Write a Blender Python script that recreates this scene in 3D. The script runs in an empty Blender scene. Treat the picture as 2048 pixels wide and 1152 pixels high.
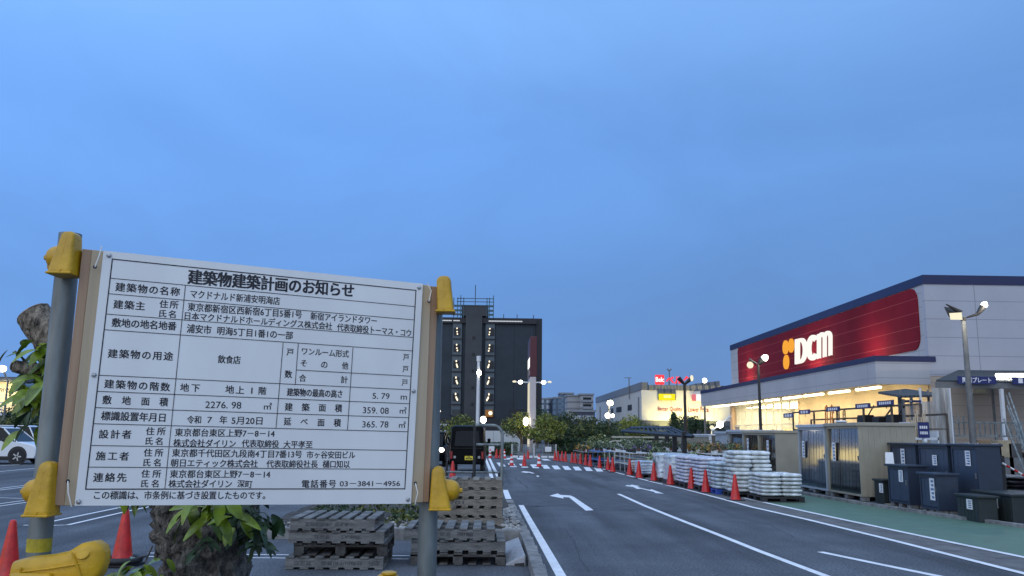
import bpy, math, random
from mathutils import Vector, Matrix, noise

sc = bpy.context.scene
COL = sc.collection
R = random.Random(7)
rad = math.radians

# ------------------------------------------------------------------ camera
PW, PH, FPX, EYE = 2048.0, 1152.0, 1700.0, 1.6
_yc = Vector(((980 - 1024) / FPX, -(867 - 576) / FPX, 1.0)).normalized()   # the road direction (+Y) in camera axes
_zx = 0.0104
_A, _B = _yc.y / _yc.z, _zx * _yc.x / _yc.z          # zz = -(A*zy + B)
_a, _b, _c = 1 + _A * _A, 2 * _A * _B, _zx * _zx + _B * _B - 1
_zy = (-_b + math.sqrt(_b * _b - 4 * _a * _c)) / (2 * _a)
_zc = Vector((_zx, _zy, -(_A * _zy + _B)))
# camera axes are right, up, forward (a left-handed triple), so X = Z x Y here
_xc = _zc.cross(_yc)
cr = Vector((_xc.x, _yc.x, _zc.x)); cu = Vector((_xc.y, _yc.y, _zc.y)); cf = Vector((_xc.z, _yc.z, _zc.z))
cam_d = bpy.data.cameras.new('camera')
cam = bpy.data.objects.new('camera', cam_d); COL.objects.link(cam)
cam.matrix_world = Matrix(((cr.x, cu.x, -cf.x, 0), (cr.y, cu.y, -cf.y, 0), (cr.z, cu.z, -cf.z, EYE), (0, 0, 0, 1)))
cam_d.sensor_width = 36; cam_d.lens = FPX / PW * 36; cam_d.clip_start = 0.05; cam_d.clip_end = 6000
sc.camera = cam

# ------------------------------------------------------------------ world: dusk sky, afterglow low on the left
SUN_EL, SUN_ROT = rad(3.0), rad(-115)
world = bpy.data.worlds.new('World'); sc.world = world; world.use_nodes = True
nt = world.node_tree; nt.nodes.clear()
def N(t, **k):
    n = nt.nodes.new(t)
    for a, b in k.items():
        if a == 'inp':
            for i, v in b.items(): n.inputs[i].default_value = v
        else: setattr(n, a, b)
    return n
def L(a, b): nt.links.new(a, b)
def MA(op, a, b=None, c=None, clamp=False):
    n = N('ShaderNodeMath', operation=op); n.use_clamp = clamp
    for i, v in enumerate((a, b, c)):
        if v is None: continue
        if isinstance(v, (int, float)): n.inputs[i].default_value = v
        else: L(v, n.inputs[i])
    return n.outputs[0]
def RAMP(fac, stops, interp='EASE'):
    n = N('ShaderNodeValToRGB'); cr_ = n.color_ramp; cr_.interpolation = interp
    while len(cr_.elements) < len(stops): cr_.elements.new(0.5)
    for e, (p, c) in zip(cr_.elements, stops): e.position = p; e.color = (*c, 1)
    L(fac, n.inputs[0]); return n.outputs[0]
def MIX(fac, a, b, mode='MIX'):
    n = N('ShaderNodeMix', data_type='RGBA', blend_type=mode)
    for i, v in ((0, fac), (6, a), (7, b)):
        if isinstance(v, (int, float)): n.inputs[i].default_value = v
        elif isinstance(v, tuple): n.inputs[i].default_value = (*v, 1)
        else: L(v, n.inputs[i])
    return n.outputs[2]
tc = N('ShaderNodeTexCoord'); sep = N('ShaderNodeSeparateXYZ'); L(tc.outputs['Generated'], sep.inputs[0])
sx, sy, sz = sep.outputs
base = RAMP(sz, [(0.0, (.112, .268, .600)), (.12, (.116, .284, .670)), (.32, (.148, .358, .84)), (.50, (.22, .47, .98)), (.80, (.66, .85, 1.2))])
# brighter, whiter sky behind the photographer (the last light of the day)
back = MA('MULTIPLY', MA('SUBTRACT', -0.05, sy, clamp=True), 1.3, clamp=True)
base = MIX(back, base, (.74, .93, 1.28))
# slightly lighter sky towards the left of the view
lft = MA('MULTIPLY_ADD', sx, -0.30, 1.0)
nl = N('ShaderNodeVectorMath', operation='SCALE'); L(base, nl.inputs[0]); L(lft, nl.inputs[3]); base = nl.outputs[0]
# thin stratus
mp = N('ShaderNodeMapping'); L(tc.outputs['Generated'], mp.inputs[0]); mp.inputs['Scale'].default_value = (1.2, 1.2, 2.3); mp.inputs['Rotation'].default_value = (0.2, .6, 0.4)
nz = N('ShaderNodeTexNoise', inp={'Scale': 2.3, 'Detail': 5.0, 'Roughness': .58, 'Distortion': .7}); L(mp.outputs[0], nz.inputs['Vector'])
cl = MA('MULTIPLY_ADD', nz.outputs[0], 0.34, 0.82)
nl = N('ShaderNodeVectorMath', operation='SCALE'); L(base, nl.inputs[0]); L(cl, nl.inputs[3]); base = nl.outputs[0]
# afterglow: a warm band just over the horizon, far left
dl = MA('ADD', MA('MULTIPLY', sx, -0.93), MA('MULTIPLY', sy, -0.37))
glow = MA('MULTIPLY', MA('POWER', MA('MAXIMUM', dl, 0.0), 5.0), MA('POWER', MA('SUBTRACT', 1.0, MA('MULTIPLY', MA('ABSOLUTE', sz), 3.4), clamp=True), 1.5))
base = MIX(glow, base, (1.7, 1.35, .55))
sky = N('ShaderNodeTexSky', sky_type='NISHITA', sun_disc=False, sun_elevation=SUN_EL, sun_rotation=SUN_ROT)
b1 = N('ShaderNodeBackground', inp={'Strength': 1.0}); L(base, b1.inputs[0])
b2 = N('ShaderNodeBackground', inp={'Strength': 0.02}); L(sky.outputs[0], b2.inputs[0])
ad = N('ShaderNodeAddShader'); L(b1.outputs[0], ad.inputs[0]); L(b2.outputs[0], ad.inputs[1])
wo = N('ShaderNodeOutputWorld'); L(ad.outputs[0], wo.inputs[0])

sun_d = bpy.data.lights.new('sun', 'SUN'); sun_d.energy = 0.35; sun_d.angle = rad(50); sun_d.color = (1, .97, .93)
sun = bpy.data.objects.new('sun', sun_d); COL.objects.link(sun)
sun.rotation_euler = (rad(58), 0, rad(-25)); sun.location = (-10, -20, 20)
sc.view_settings.view_transform = 'Standard'; sc.view_settings.look = 'None'
sc.view_settings.exposure = 0.0; sc.view_settings.gamma = 1.0
sc.cycles.use_denoising = True
sc.cycles.max_bounces = 6; sc.cycles.transparent_max_bounces = 8
sc.cycles.sample_clamp_indirect = 4.0
sc.cycles.caustics_reflective = False; sc.cycles.caustics_refractive = False

# ------------------------------------------------------------------ picture -> place
def ray(px, py): return cr * ((px - 1024) / FPX) + cu * (-(py - 576) / FPX) + cf
def G(px, py, z=0.0):
    d = ray(px, py); t = (z - EYE) / d.z
    return Vector((d.x * t, d.y * t, z))
def P(px, py, Y):
    d = ray(px, py); t = Y / d.y
    return Vector((d.x * t, Y, EYE + d.z * t))
def PX(px, py, X):
    d = ray(px, py); t = X / d.x
    return Vector((X, d.y * t, EYE + d.z * t))

# ------------------------------------------------------------------ mesh builder
class MB:
    def __init__(s): s.v = []; s.f = []; s.m = []
    def add(s, vs, fs, m=0):
        o = len(s.v); s.v += [tuple(v) for v in vs]
        for f in fs: s.f.append(tuple(i + o for i in f)); s.m.append(m)
    def box(s, x0, x1, y0, y1, z0, z1, m=0, M=None):
        vs = [Vector((x, y, z)) for z in (z0, z1) for y in (y0, y1) for x in (x0, x1)]
        if M is not None: vs = [M @ v for v in vs]
        s.add(vs, [(0, 2, 3, 1), (4, 5, 7, 6), (0, 1, 5, 4), (2, 6, 7, 3), (0, 4, 6, 2), (1, 3, 7, 5)], m); return s
    def quad(s, a, b, c, d, m=0): s.add([a, b, c, d], [(0, 1, 2, 3)], m); return s
    def poly(s, pts, m=0): s.add(pts, [tuple(range(len(pts)))], m); return s
    def slab(s, pts, d, m=0):            # polygon pts thickened by vector d
        n = len(pts); d = Vector(d)
        s.add([Vector(p) for p in pts] + [Vector(p) + d for p in pts],
              [tuple(range(n))[::-1], tuple(range(n, 2 * n))] + [(i, (i + 1) % n, (i + 1) % n + n, i + n) for i in range(n)], m); return s
    def tube(s, pts, r, n=8, m=0, caps=True, wob=0.0, seed=0):
        pts = [Vector(p) for p in pts]; k = len(pts)
        rs = r if isinstance(r, (list, tuple)) else [r] * k
        vs = []; u = None
        for i, p in enumerate(pts):
            t = (pts[min(i + 1, k - 1)] - pts[max(i - 1, 0)]).normalized()
            if u is None:
                u = t.cross(Vector((0, 0, 1)) if abs(t.z) < .9 else Vector((1, 0, 0))).normalized()
            u = (u - t * u.dot(t)).normalized(); w = t.cross(u)
            for j in range(n):
                a = 2 * math.pi * j / n
                dv = u * math.cos(a) + w * math.sin(a); q = p + dv * rs[i]
                if wob: q = p + dv * rs[i] * (1 + wob * (noise.fractal(q * 13 + Vector((seed, 0, 0)), 1.0, 2.0, 2) * .45 + noise.fractal(Vector((q.x * 60, q.y * 60, q.z * 18)) + Vector((seed, 0, 0)), .6, 2.0, 4) * .5))
                vs.append(q)
        fs = [(i * n + j, i * n + (j + 1) % n, (i + 1) * n + (j + 1) % n, (i + 1) * n + j) for i in range(k - 1) for j in range(n)]
        if caps: fs += [tuple(range(n))[::-1], tuple(range((k - 1) * n, k * n))]
        s.add(vs, fs, m); return s
    def lathe(s, prof, n=20, c=(0, 0, 0), M=None, m=0):
        c = Vector(c); vs = []
        for r, z in prof:
            for j in range(n):
                a = 2 * math.pi * j / n; v = Vector((r * math.cos(a), r * math.sin(a), z))
                vs.append((M @ v if M is not None else v) + c)
        k = len(prof)
        fs = [(i * n + j, i * n + (j + 1) % n, (i + 1) * n + (j + 1) % n, (i + 1) * n + j) for i in range(k - 1) for j in range(n)]
        fs += [tuple(range(n))[::-1], tuple(range((k - 1) * n, k * n))]
        s.add(vs, fs, m); return s
    def ell(s, c, r, n=14, k=9, m=0, M=None):
        prof = [(max(1e-4, math.sin(math.pi * i / k)), -math.cos(math.pi * i / k)) for i in range(k + 1)]
        S = Matrix.Diagonal(Vector((r[0], r[1], r[2])))
        if M is not None: S = M @ S
        return s.lathe(prof, n, c, S, m)
    def loft(s, secs, m=0):              # list of equally long closed rings
        n = len(secs[0]); k = len(secs)
        s.add([v for r_ in secs for v in r_],
              [(i * n + j, i * n + (j + 1) % n, (i + 1) * n + (j + 1) % n, (i + 1) * n + j) for i in range(k - 1) for j in range(n)]
              + [tuple(range(n))[::-1], tuple(range((k - 1) * n, k * n))], m); return s
    def build(s, name, mats, parent=None, smooth=0, bevel=0):
        me = bpy.data.meshes.new(name); me.from_pydata(s.v, [], s.f)
        mats = mats if isinstance(mats, (list, tuple)) else [mats]
        for q in mats: me.materials.append(q)
        if len(mats) > 1: me.polygons.foreach_set('material_index', s.m)
        me.update()
        if smooth:
            me.shade_smooth()
            me.set_sharp_from_angle(angle=rad(smooth))
        o = bpy.data.objects.new(name, me); COL.objects.link(o)
        if parent is not None: o.parent = parent
        if bevel:
            b = o.modifiers.new('bevel', 'BEVEL'); b.width = bevel; b.segments = 2; b.limit_method = 'ANGLE'
        return o

def thing(name, label, cat, loc=(0, 0, 0), rz=0.0, group=None):
    o = bpy.data.objects.new(name, None); COL.objects.link(o); o.empty_display_size = .2
    o.location = loc; o.rotation_euler = (0, 0, rz); o['label'] = label; o['category'] = cat
    if group: o['group'] = group
    return o
def tag(o, label, cat, group=None):
    o['label'] = label; o['category'] = cat
    if group: o['group'] = group
    return o
def struct(o, label=None, cat=None):
    o['kind'] = 'structure'
    if label: o['label'] = label
    if cat: o['category'] = cat
    return o
KIDS = {}
def dup(root, loc, rz=0.0, label=None, group=None, scale=None):
    def rec(o, par):
        c = o.copy(); COL.objects.link(c)
        if par is not None: c.parent = par
        for ch in KIDS.setdefault(o.name, list(o.children)): rec(ch, c)
        return c
    c = rec(root, None); c.location = loc; c.rotation_euler = (0, 0, rz)
    if label: c['label'] = label
    if group: c['group'] = group
    if scale: c.scale = scale
    return c
ORD = ['first', 'second', 'third', 'fourth', 'fifth', 'sixth', 'seventh', 'eighth', 'ninth', 'tenth', 'eleventh', 'twelfth',
       'thirteenth', 'fourteenth', 'fifteenth', 'sixteenth', 'seventeenth', 'eighteenth', 'nineteenth', 'twentieth', 'twenty-first', 'twenty-second']

# ------------------------------------------------------------------ materials
def mat(name, col, rough=.6, metal=0.0, var=.12, scale=6.0, bump=0.0, bscale=None, emit=None, estr=0.0, coord='Object', spec=.5, alpha=1.0, coat=0.0, stretch=None, col2=None, detail=4):
    m = bpy.data.materials.new(name); m.use_nodes = True
    t = m.node_tree; p = t.nodes['Principled BSDF']
    p.inputs['Roughness'].default_value = rough; p.inputs['Metallic'].default_value = metal
    p.inputs['Specular IOR Level'].default_value = spec; p.inputs['Alpha'].default_value = alpha
    p.inputs['Coat Weight'].default_value = coat; p.inputs['Coat Roughness'].default_value = .06
    p.inputs['Base Color'].default_value = (*col, 1)
    if emit: p.inputs['Emission Color'].default_value = (*emit, 1); p.inputs['Emission Strength'].default_value = estr
    if var or bump:
        if coord == 'World':
            g = t.nodes.new('ShaderNodeNewGeometry'); src = g.outputs['Position']
        else:
            g = t.nodes.new('ShaderNodeTexCoord'); src = g.outputs[coord]
        if stretch:
            mpn = t.nodes.new('ShaderNodeMapping'); mpn.inputs['Scale'].default_value = stretch; t.links.new(src, mpn.inputs[0]); src = mpn.outputs[0]
        n = t.nodes.new('ShaderNodeTexNoise'); n.inputs['Scale'].default_value = scale; n.inputs['Detail'].default_value = detail; n.inputs['Roughness'].default_value = .62
        t.links.new(src, n.inputs['Vector'])
        mx = t.nodes.new('ShaderNodeMix'); mx.data_type = 'RGBA'
        mx.inputs[6].default_value = (*[max(0, c * (1 - var * 1.6)) for c in col], 1)
        mx.inputs[7].default_value = (*(col2 if col2 else [min(1, c * (1 + var * 1.6)) for c in col]), 1)
        rm = t.nodes.new('ShaderNodeMapRange'); rm.inputs[1].default_value = .3; rm.inputs[2].default_value = .7
        t.links.new(n.outputs[0], rm.inputs[0]); t.links.new(rm.outputs[0], mx.inputs[0]); t.links.new(mx.outputs[2], p.inputs['Base Color'])
        if bump:
            n2 = t.nodes.new('ShaderNodeTexNoise'); n2.inputs['Scale'].default_value = bscale or scale * 4; n2.inputs['Detail'].default_value = 5
            t.links.new(src, n2.inputs['Vector'])
            b = t.nodes.new('ShaderNodeBump'); b.inputs['Strength'].default_value = bump; b.inputs['Distance'].default_value = .02
            t.links.new(n2.outputs[0], b.inputs['Height']); t.links.new(b.outputs[0], p.inputs['Normal'])
    return m
def emis(name, col, s):
    m = bpy.data.materials.new(name); m.use_nodes = True; t = m.node_tree; t.nodes.clear()
    e = t.nodes.new('ShaderNodeEmission'); e.inputs[0].default_value = (*col, 1); e.inputs[1].default_value = s
    o = t.nodes.new('ShaderNodeOutputMaterial'); t.links.new(e.outputs[0], o.inputs[0]); return m
def grid_mat(name, col, seam, zs, hs, axis, rough=.5, wz=.03, wh=.03, var=.05, corr=0.0, corr_axis='z', metal=0.0, zoff=0.0):
    """Cladding: seams every zs metres of height and hs metres along axis; corr > 0 adds corrugation of that period."""
    m = mat(name, col, rough, metal, var, .35, coord='World')
    t = m.node_tree; p = t.nodes['Principled BSDF']
    g = t.nodes.new('ShaderNodeNewGeometry'); s = t.nodes.new('ShaderNodeSeparateXYZ'); t.links.new(g.outputs['Position'], s.inputs[0])
    def ma(op, a, b=None):
        n = t.nodes.new('ShaderNodeMath'); n.operation = op
        for i, v in enumerate((a, b)):
            if v is None: continue
            if isinstance(v, (int, float)): n.inputs[i].default_value = v
            else: t.links.new(v, n.inputs[i])
        return n.outputs[0]
    masks = []
    for o, st, w in ((s.outputs['Z'], zs, wz), (s.outputs[axis.upper()], hs, wh)):
        if st: masks.append(ma('LESS_THAN', ma('FRACT', ma('DIVIDE', ma('ADD', o, 200.0 + zoff), st)), w / st))
    link = p.inputs['Base Color'].links[0].from_socket
    if masks:
        mk = masks[0] if len(masks) == 1 else ma('MAXIMUM', masks[0], masks[1])
        mx = t.nodes.new('ShaderNodeMix'); mx.data_type = 'RGBA'; mx.inputs[7].default_value = (*seam, 1)
        t.links.new(mk, mx.inputs[0]); t.links.new(link, mx.inputs[6]); t.links.new(mx.outputs[2], p.inputs['Base Color'])
    if corr:
        sn = ma('SINE', ma('MULTIPLY', s.outputs[corr_axis.upper()], 2 * math.pi / corr))
        b = t.nodes.new('ShaderNodeBump'); b.inputs['Strength'].default_value = .8; b.inputs['Distance'].default_value = corr * .25
        t.links.new(sn, b.inputs['Height']); t.links.new(b.outputs[0], p.inputs['Normal'])
    return m

M_ = {}
def asphalt():
    m = mat('asphalt', (.088, .101, .120), .88, 0, .18, .5, coord='World', bump=.35, bscale=170)
    t = m.node_tree; p = t.nodes['Principled BSDF']; src = p.inputs['Base Color'].links[0].from_socket
    g = t.nodes.new('ShaderNodeNewGeometry')
    n = t.nodes.new('ShaderNodeTexNoise'); n.inputs['Scale'].default_value = 32; n.inputs['Detail'].default_value = 7; n.inputs['Roughness'].default_value = .75; t.links.new(g.outputs['Position'], n.inputs['Vector'])
    r = t.nodes.new('ShaderNodeValToRGB'); r.color_ramp.elements[0].position = .38; r.color_ramp.elements[0].color = (.35, .35, .35, 1)
    r.color_ramp.elements[1].position = .66; r.color_ramp.elements[1].color = (1.8, 1.8, 1.8, 1)
    t.links.new(n.outputs[0], r.inputs[0])
    mx = t.nodes.new('ShaderNodeMix'); mx.data_type = 'RGBA'; mx.blend_type = 'MULTIPLY'; mx.inputs[0].default_value = 1
    t.links.new(src, mx.inputs[6]); t.links.new(r.outputs[0], mx.inputs[7])
    # long faint stains / tyre tracks and worn patches
    mp2 = t.nodes.new('ShaderNodeMapping'); mp2.inputs['Scale'].default_value = (.9, .06, 1); t.links.new(g.outputs['Position'], mp2.inputs[0])
    n3 = t.nodes.new('ShaderNodeTexNoise'); n3.inputs['Scale'].default_value = 1.4; n3.inputs['Detail'].default_value = 6; t.links.new(mp2.outputs[0], n3.inputs['Vector'])
    r3 = t.nodes.new('ShaderNodeValToRGB'); r3.color_ramp.elements[0].position = .35; r3.color_ramp.elements[0].color = (.58, .58, .58, 1)
    r3.color_ramp.elements[1].position = .62; r3.color_ramp.elements[1].color = (1.18, 1.18, 1.18, 1); t.links.new(n3.outputs[0], r3.inputs[0])
    m2 = t.nodes.new('ShaderNodeMix'); m2.data_type = 'RGBA'; m2.blend_type = 'MULTIPLY'; m2.inputs[0].default_value = 1
    t.links.new(mx.outputs[2], m2.inputs[6]); t.links.new(r3.outputs[0], m2.inputs[7])
    t.links.new(m2.outputs[2], p.inputs['Base Color']); return m
def worn_paint(name, col, thr=.40):
    m = mat(name, col, .6, 0, .08, 3, coord='World')
    t = m.node_tree; p = t.nodes['Principled BSDF']; src = p.inputs['Base Color'].links[0].from_socket
    g = t.nodes.new('ShaderNodeNewGeometry'); n = t.nodes.new('ShaderNodeTexNoise'); n.inputs['Scale'].default_value = 22; n.inputs['Detail'].default_value = 8; n.inputs['Roughness'].default_value = .75
    t.links.new(g.outputs['Position'], n.inputs['Vector'])
    r = t.nodes.new('ShaderNodeValToRGB'); r.color_ramp.elements[0].position = thr - .05; r.color_ramp.elements[0].color = (0, 0, 0, 1); r.color_ramp.elements[1].position = thr + .03
    t.links.new(n.outputs[0], r.inputs[0])
    mx = t.nodes.new('ShaderNodeMix'); mx.data_type = 'RGBA'; mx.inputs[6].default_value = (.13, .14, .15, 1)
    t.links.new(r.outputs[0], mx.inputs[0]); t.links.new(src, mx.inputs[7]); t.links.new(mx.outputs[2], p.inputs['Base Color']); return m
M_['asphalt'] = asphalt()
M_['line'] = worn_paint('road_paint', (.80, .82, .84), .38)
M_['green'] = worn_paint('green_paving', (.085, .165, .112), .25)
M_['strip'] = mat('drain_strip', (.13, .13, .13), .9, 0, .25, 3, coord='World', bump=.3, bscale=60)
M_['concrete'] = mat('kerb_concrete', (.21, .21, .205), .9, 0, .28, 5, coord='World', bump=.4, bscale=60)
M_['soil'] = mat('bed_soil', (.06, .055, .05), 1, 0, .5, 9, coord='World', bump=1, bscale=40)
M_['stone'] = mat('pebble', (.32, .32, .31), .8, 0, .35, 8, bump=.2)
M_['board'] = mat('sign_board', (.79, .80, .79), .40, 0, .055, 3.5, stretch=(1, 1, .35))
M_['ink'] = mat('black_ink', (.012, .012, .02), .5, 0, 0)
M_['wood'] = mat('pale_batten', (.47, .38, .26), .7, 0, .13, 16, stretch=(1, 1, .06), bump=.15)
M_['wood2'] = mat('tan_batten', (.36, .235, .15), .75, 0, .16, 24, stretch=(1, 1, .05), bump=.15)
M_['galv'] = mat('galvanised_pipe', (.17, .195, .195), .50, .35, .40, 9, stretch=(1, 1, .25), bump=.06)
M_['yellow'] = mat('yellow_plastic', (.56, .32, .008), .42, 0, .13, 14, bump=.10, bscale=90)
M_['tie'] = mat('cable_tie', (.85, .84, .80), .4, 0, 0)
M_['steel'] = mat('steel', (.45, .46, .48), .35, .8, .1, 20)
M_['dark'] = mat('dark_rubber', (.018, .018, .02), .6, 0, .2, 10)
M_['conered'] = mat('cone_red', (.56, .017, .012), .32, 0, .22, 9)
M_['white'] = mat('white_plastic', (.78, .79, .80), .5, 0, .05, 5)
M_['palletg'] = mat('weathered_pallet', (.145, .145, .14), .9, 0, .32, 9, stretch=(.5, .5, 2), bump=.4, bscale=50)
M_['pallett'] = mat('brown_pallet', (.20, .18, .15), .9, 0, .30, 9, stretch=(.5, .5, 2), bump=.4, bscale=50)
M_['bark'] = mat('tree_bark', (.070, .062, .054), .95, 0, .9, 55, bump=1.0, bscale=100, stretch=(1, 1, .5), col2=(.27, .245, .21))
M_['cut'] = mat('cut_wood', (.33, .25, .18), .9, 0, .3, 20, bump=.3)
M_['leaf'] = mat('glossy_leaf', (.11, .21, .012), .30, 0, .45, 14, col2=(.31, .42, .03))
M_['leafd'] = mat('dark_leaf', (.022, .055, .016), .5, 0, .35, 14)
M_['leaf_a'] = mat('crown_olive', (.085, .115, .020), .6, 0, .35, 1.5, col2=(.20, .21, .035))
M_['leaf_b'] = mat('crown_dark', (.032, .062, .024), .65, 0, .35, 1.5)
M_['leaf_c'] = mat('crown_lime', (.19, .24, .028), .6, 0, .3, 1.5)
M_['trunk'] = mat('far_trunk', (.08, .065, .05), .95, 0, .2, 3)

# ================================================================== SETTING: ground, road, markings, kerbs
g = MB()
xs = [-900, -300, -100, -40, -10, 10, 40, 100, 300, 900]; ys = [-60, -10, 10, 40, 80, 160, 400, 1200]
g.v = [(x, y, 0.0) for y in ys for x in xs]
for j in range(len(ys) - 1):
    for i in range(len(xs) - 1):
        a = j * len(xs) + i; g.f.append((a, a + 1, a + 1 + len(xs), a + len(xs))); g.m.append(0)
struct(g.build('asphalt_ground', M_['asphalt']), 'dark grey asphalt of the parking lot and its access road', 'ground')

def strip(name, pts, w, m, z=.004, label=None):
    """A painted line along ground points pts, w metres wide."""
    b = MB(); pts = [Vector(p) for p in pts]; n = len(pts); l, r = [], []
    for i, p in enumerate(pts):
        t = (pts[min(i + 1, n - 1)] - pts[max(i - 1, 0)]).normalized(); s = Vector((-t.y, t.x, 0)) * w / 2
        l.append((p + s).to_3d()); r.append((p - s).to_3d())
    for a in (l, r):
        for q in a: q.z = z
    b.add(l + r, [(i, n + i, n + i + 1, i + 1) for i in range(n - 1)])
    return struct(b.build(name, m), label)
def patch(name, px, m, z=.004, label=None):
    b = MB(); pts = [G(*q) for q in px]
    for p in pts: p.z = z
    b.poly(pts[::-1]); return struct(b.build(name, m), label)
def GP(*ps): return [G(*p) for p in ps]
W_ = M_['line']
M_['crack'] = mat('crack_tar', (.045, .05, .058), .9, 0, .3, 8, coord='World')
Bl = GP((1290, 950.5), (1355, 965.6), (1423, 982), (1505, 1000.5), (1685.6, 1040), (1860, 1077), (2048, 1116), (2300, 1168))
Al = GP((1205, 938), (1306, 964.6), (1370, 979), (1456, 1001.5), (1505, 1015), (1616, 1040), (1780, 1080), (2048, 1148), (2160, 1176))
strip('kerbside_line', Al, .12, W_, .008, 'white edge line along the cone row')
strip('walkway_line', Bl, .12, W_, .012, 'white line bordering the green walkway')
# strip between the two lines and the green walkway
b = MB(); n = min(len(Al), len(Bl))
A2 = GP((1290, 960), (1370, 979), (1456, 1001.5), (1616, 1040), (1780, 1080), (2048, 1148), (2160, 1176))
B2 = GP((1290, 950.5), (1375, 970.4), (1465, 991.3), (1640, 1030), (1810, 1067), (2100, 1127), (2240, 1156))
for i in range(len(A2) - 1): b.quad(*[Vector((p.x, p.y, .004)) for p in (A2[i], A2[i + 1], B2[i + 1], B2[i])])
struct(b.build('drain_strip', M_['strip']), 'dark gutter strip beside the green walkway')
b = MB()
C2 = GP((1400, 950), (1470, 962), (1560, 982), (1720, 1010), (1900, 1037), (2160, 1073), (2320, 1096))
for i in range(len(B2) - 1): b.quad(*[Vector((p.x, p.y, .008)) for p in (B2[i], B2[i + 1], C2[i + 1], C2[i])])
struct(b.build('green_walkway', M_['green']), 'green painted walkway along the storage sheds')
cp = GP((1480, 963), (1560, 981), (1720, 1009), (1900, 1036), (2160, 1072))
b = MB()
for i in range(len(cp) - 1):
    p, q = cp[i], cp[i + 1]; d = (q - p).normalized(); s = Vector((-d.y, d.x, 0)) * -.06
    b.slab([p + s + Vector((0, 0, .0)), q + s, q - s, p - s], (0, 0, .07))
struct(b.build('walkway_kerb', M_['concrete']), 'low pale kerb under the shed fronts')
# left edge line, centre lines, arrows
strip('edge_line', GP((1042, 1010.5), (1060, 1043), (1088, 1092), (1122, 1152), (1160, 1215)), .12, W_, .004, 'white edge line by the kerb')
strip('edge_line', GP((1010.5, 980), (1017, 998)), .15, W_, .004, 'short white line at the kerb end')
strip('centre_line', GP((1237, 988), (1290, 1012), (1360, 1040), (1440, 1071), (1520, 1103), (1650, 1152), (1800, 1209)), .11, W_, .004, 'long white centre line of the road')
strip('centre_line', GP((1640, 1104), (1755, 1128), (1880, 1153.5), (2000, 1178)), .12, W_, .004, 'white lane line at the right foreground')
strip('bay_line', GP((971, 917), (979, 937), (984, 960)), .14, W_, .004, 'white bay line beside the van')
strip('bay_line', GP((979, 917), (988, 937), (1000, 960)), .14, W_, .004, 'outer white bay line beside the van')
def z2(*p): return [(960 + x / 3.945, 860 + y / 3.945) for x, y in p]
patch('turn_arrow', z2((897, 634), (835, 638), (703, 533), (655, 530), (660, 542), (548, 520), (612, 502), (637, 513), (715, 518), (742, 530)), W_, .004, 'white left turn arrow on the road')
patch('split_arrow', z2((1143, 442), (1160, 436), (1192, 438), (1190, 431), (1262, 444), (1240, 447), (1260, 456), (1340, 474), (1352, 468), (1452, 504), (1382, 498), (1372, 489), (1270, 464), (1240, 466), (1208, 450)), W_, .004, 'white two headed arrow on the road')
patch('far_arrow', z2((322, 332), (345, 325), (398, 331), (430, 342), (418, 345), (388, 337), (365, 340)), W_, .004, 'small worn arrow farther up the road')
patch('far_mark', z2((443, 361), (462, 360), (468, 369), (450, 370)), W_, .004)
for i, x in enumerate((997, 1019, 1042, 1064, 1086, 1107, 1128, 1149, 1171, 1192)):
    y = 929 + .052 * (x - 997)
    patch('crosswalk_bar', [(x - 4, y - 3.5), (x + 8, y - 3.5), (x + 15, y + 4), (x - 1 + 3, y + 4)], W_, .004)
patch('far_crosswalk_bar', [(1005, 916), (1022, 916), (1026, 919), (1008, 919)], W_, .004)
patch('far_crosswalk_bar', [(1032, 916), (1048, 916), (1052, 919), (1036, 919)], W_, .004)
patch('far_crosswalk_bar', [(1082, 918), (1094, 918), (1102, 921), (1088, 921)], W_, .004)
# darker relaid asphalt beyond the seam
b = MB(); pts = [G(*q) for q in ((1050, 1012), (1292, 1020), (1415, 1022), (1330, 1000), (1240, 985), (1090, 985), (1024, 988))]
M_['asph2'] = mat('relaid_asphalt', (.074, .082, .098), .88, 0, .2, 3, coord='World', bump=.35, bscale=150)
for p in pts: p.z = .002
b.poly(pts[::-1]); struct(b.build('asphalt_seam_patch', M_['asph2']), 'slightly darker relaid asphalt')
# cracks and stains
for pts, w in (([(1029, 955), (1036, 960), (1041, 966), (1052, 971), (1056, 978)], .05), ([(1060, 969), (1075, 972), (1082, 976)], .04), ([(1180, 957), (1210, 954), (1245, 955), (1290, 959)], .16),
               ([(1052, 1012), (1075, 1013), (1092, 1011)], .10), ([(1095, 1017), (1180, 1021), (1290, 1021), (1400, 1025)], .02), ([(1010, 946), (1016, 960), (1020, 972)], .04),
               ([(1130, 1060), (1150, 1085), (1160, 1120), (1185, 1150)], .012), ([(1420, 1010), (1470, 1035), (1540, 1050), (1600, 1080)], .014), ([(30, 960), (90, 957), (160, 961)], .05), ([(560, 1135), (640, 1130), (730, 1139)], .014)):
    fine = []
    pts3 = GP(*pts)
    for p, q in zip(pts3[:-1], pts3[1:]):
        for k in range(6): fine.append(p.lerp(q, k / 6) + Vector((R.uniform(-1, 1), R.uniform(-1, 1), 0)) * w * .8)
    strip('asphalt_crack', fine, w, M_['crack'], .003, 'dark crack in the asphalt')
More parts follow.
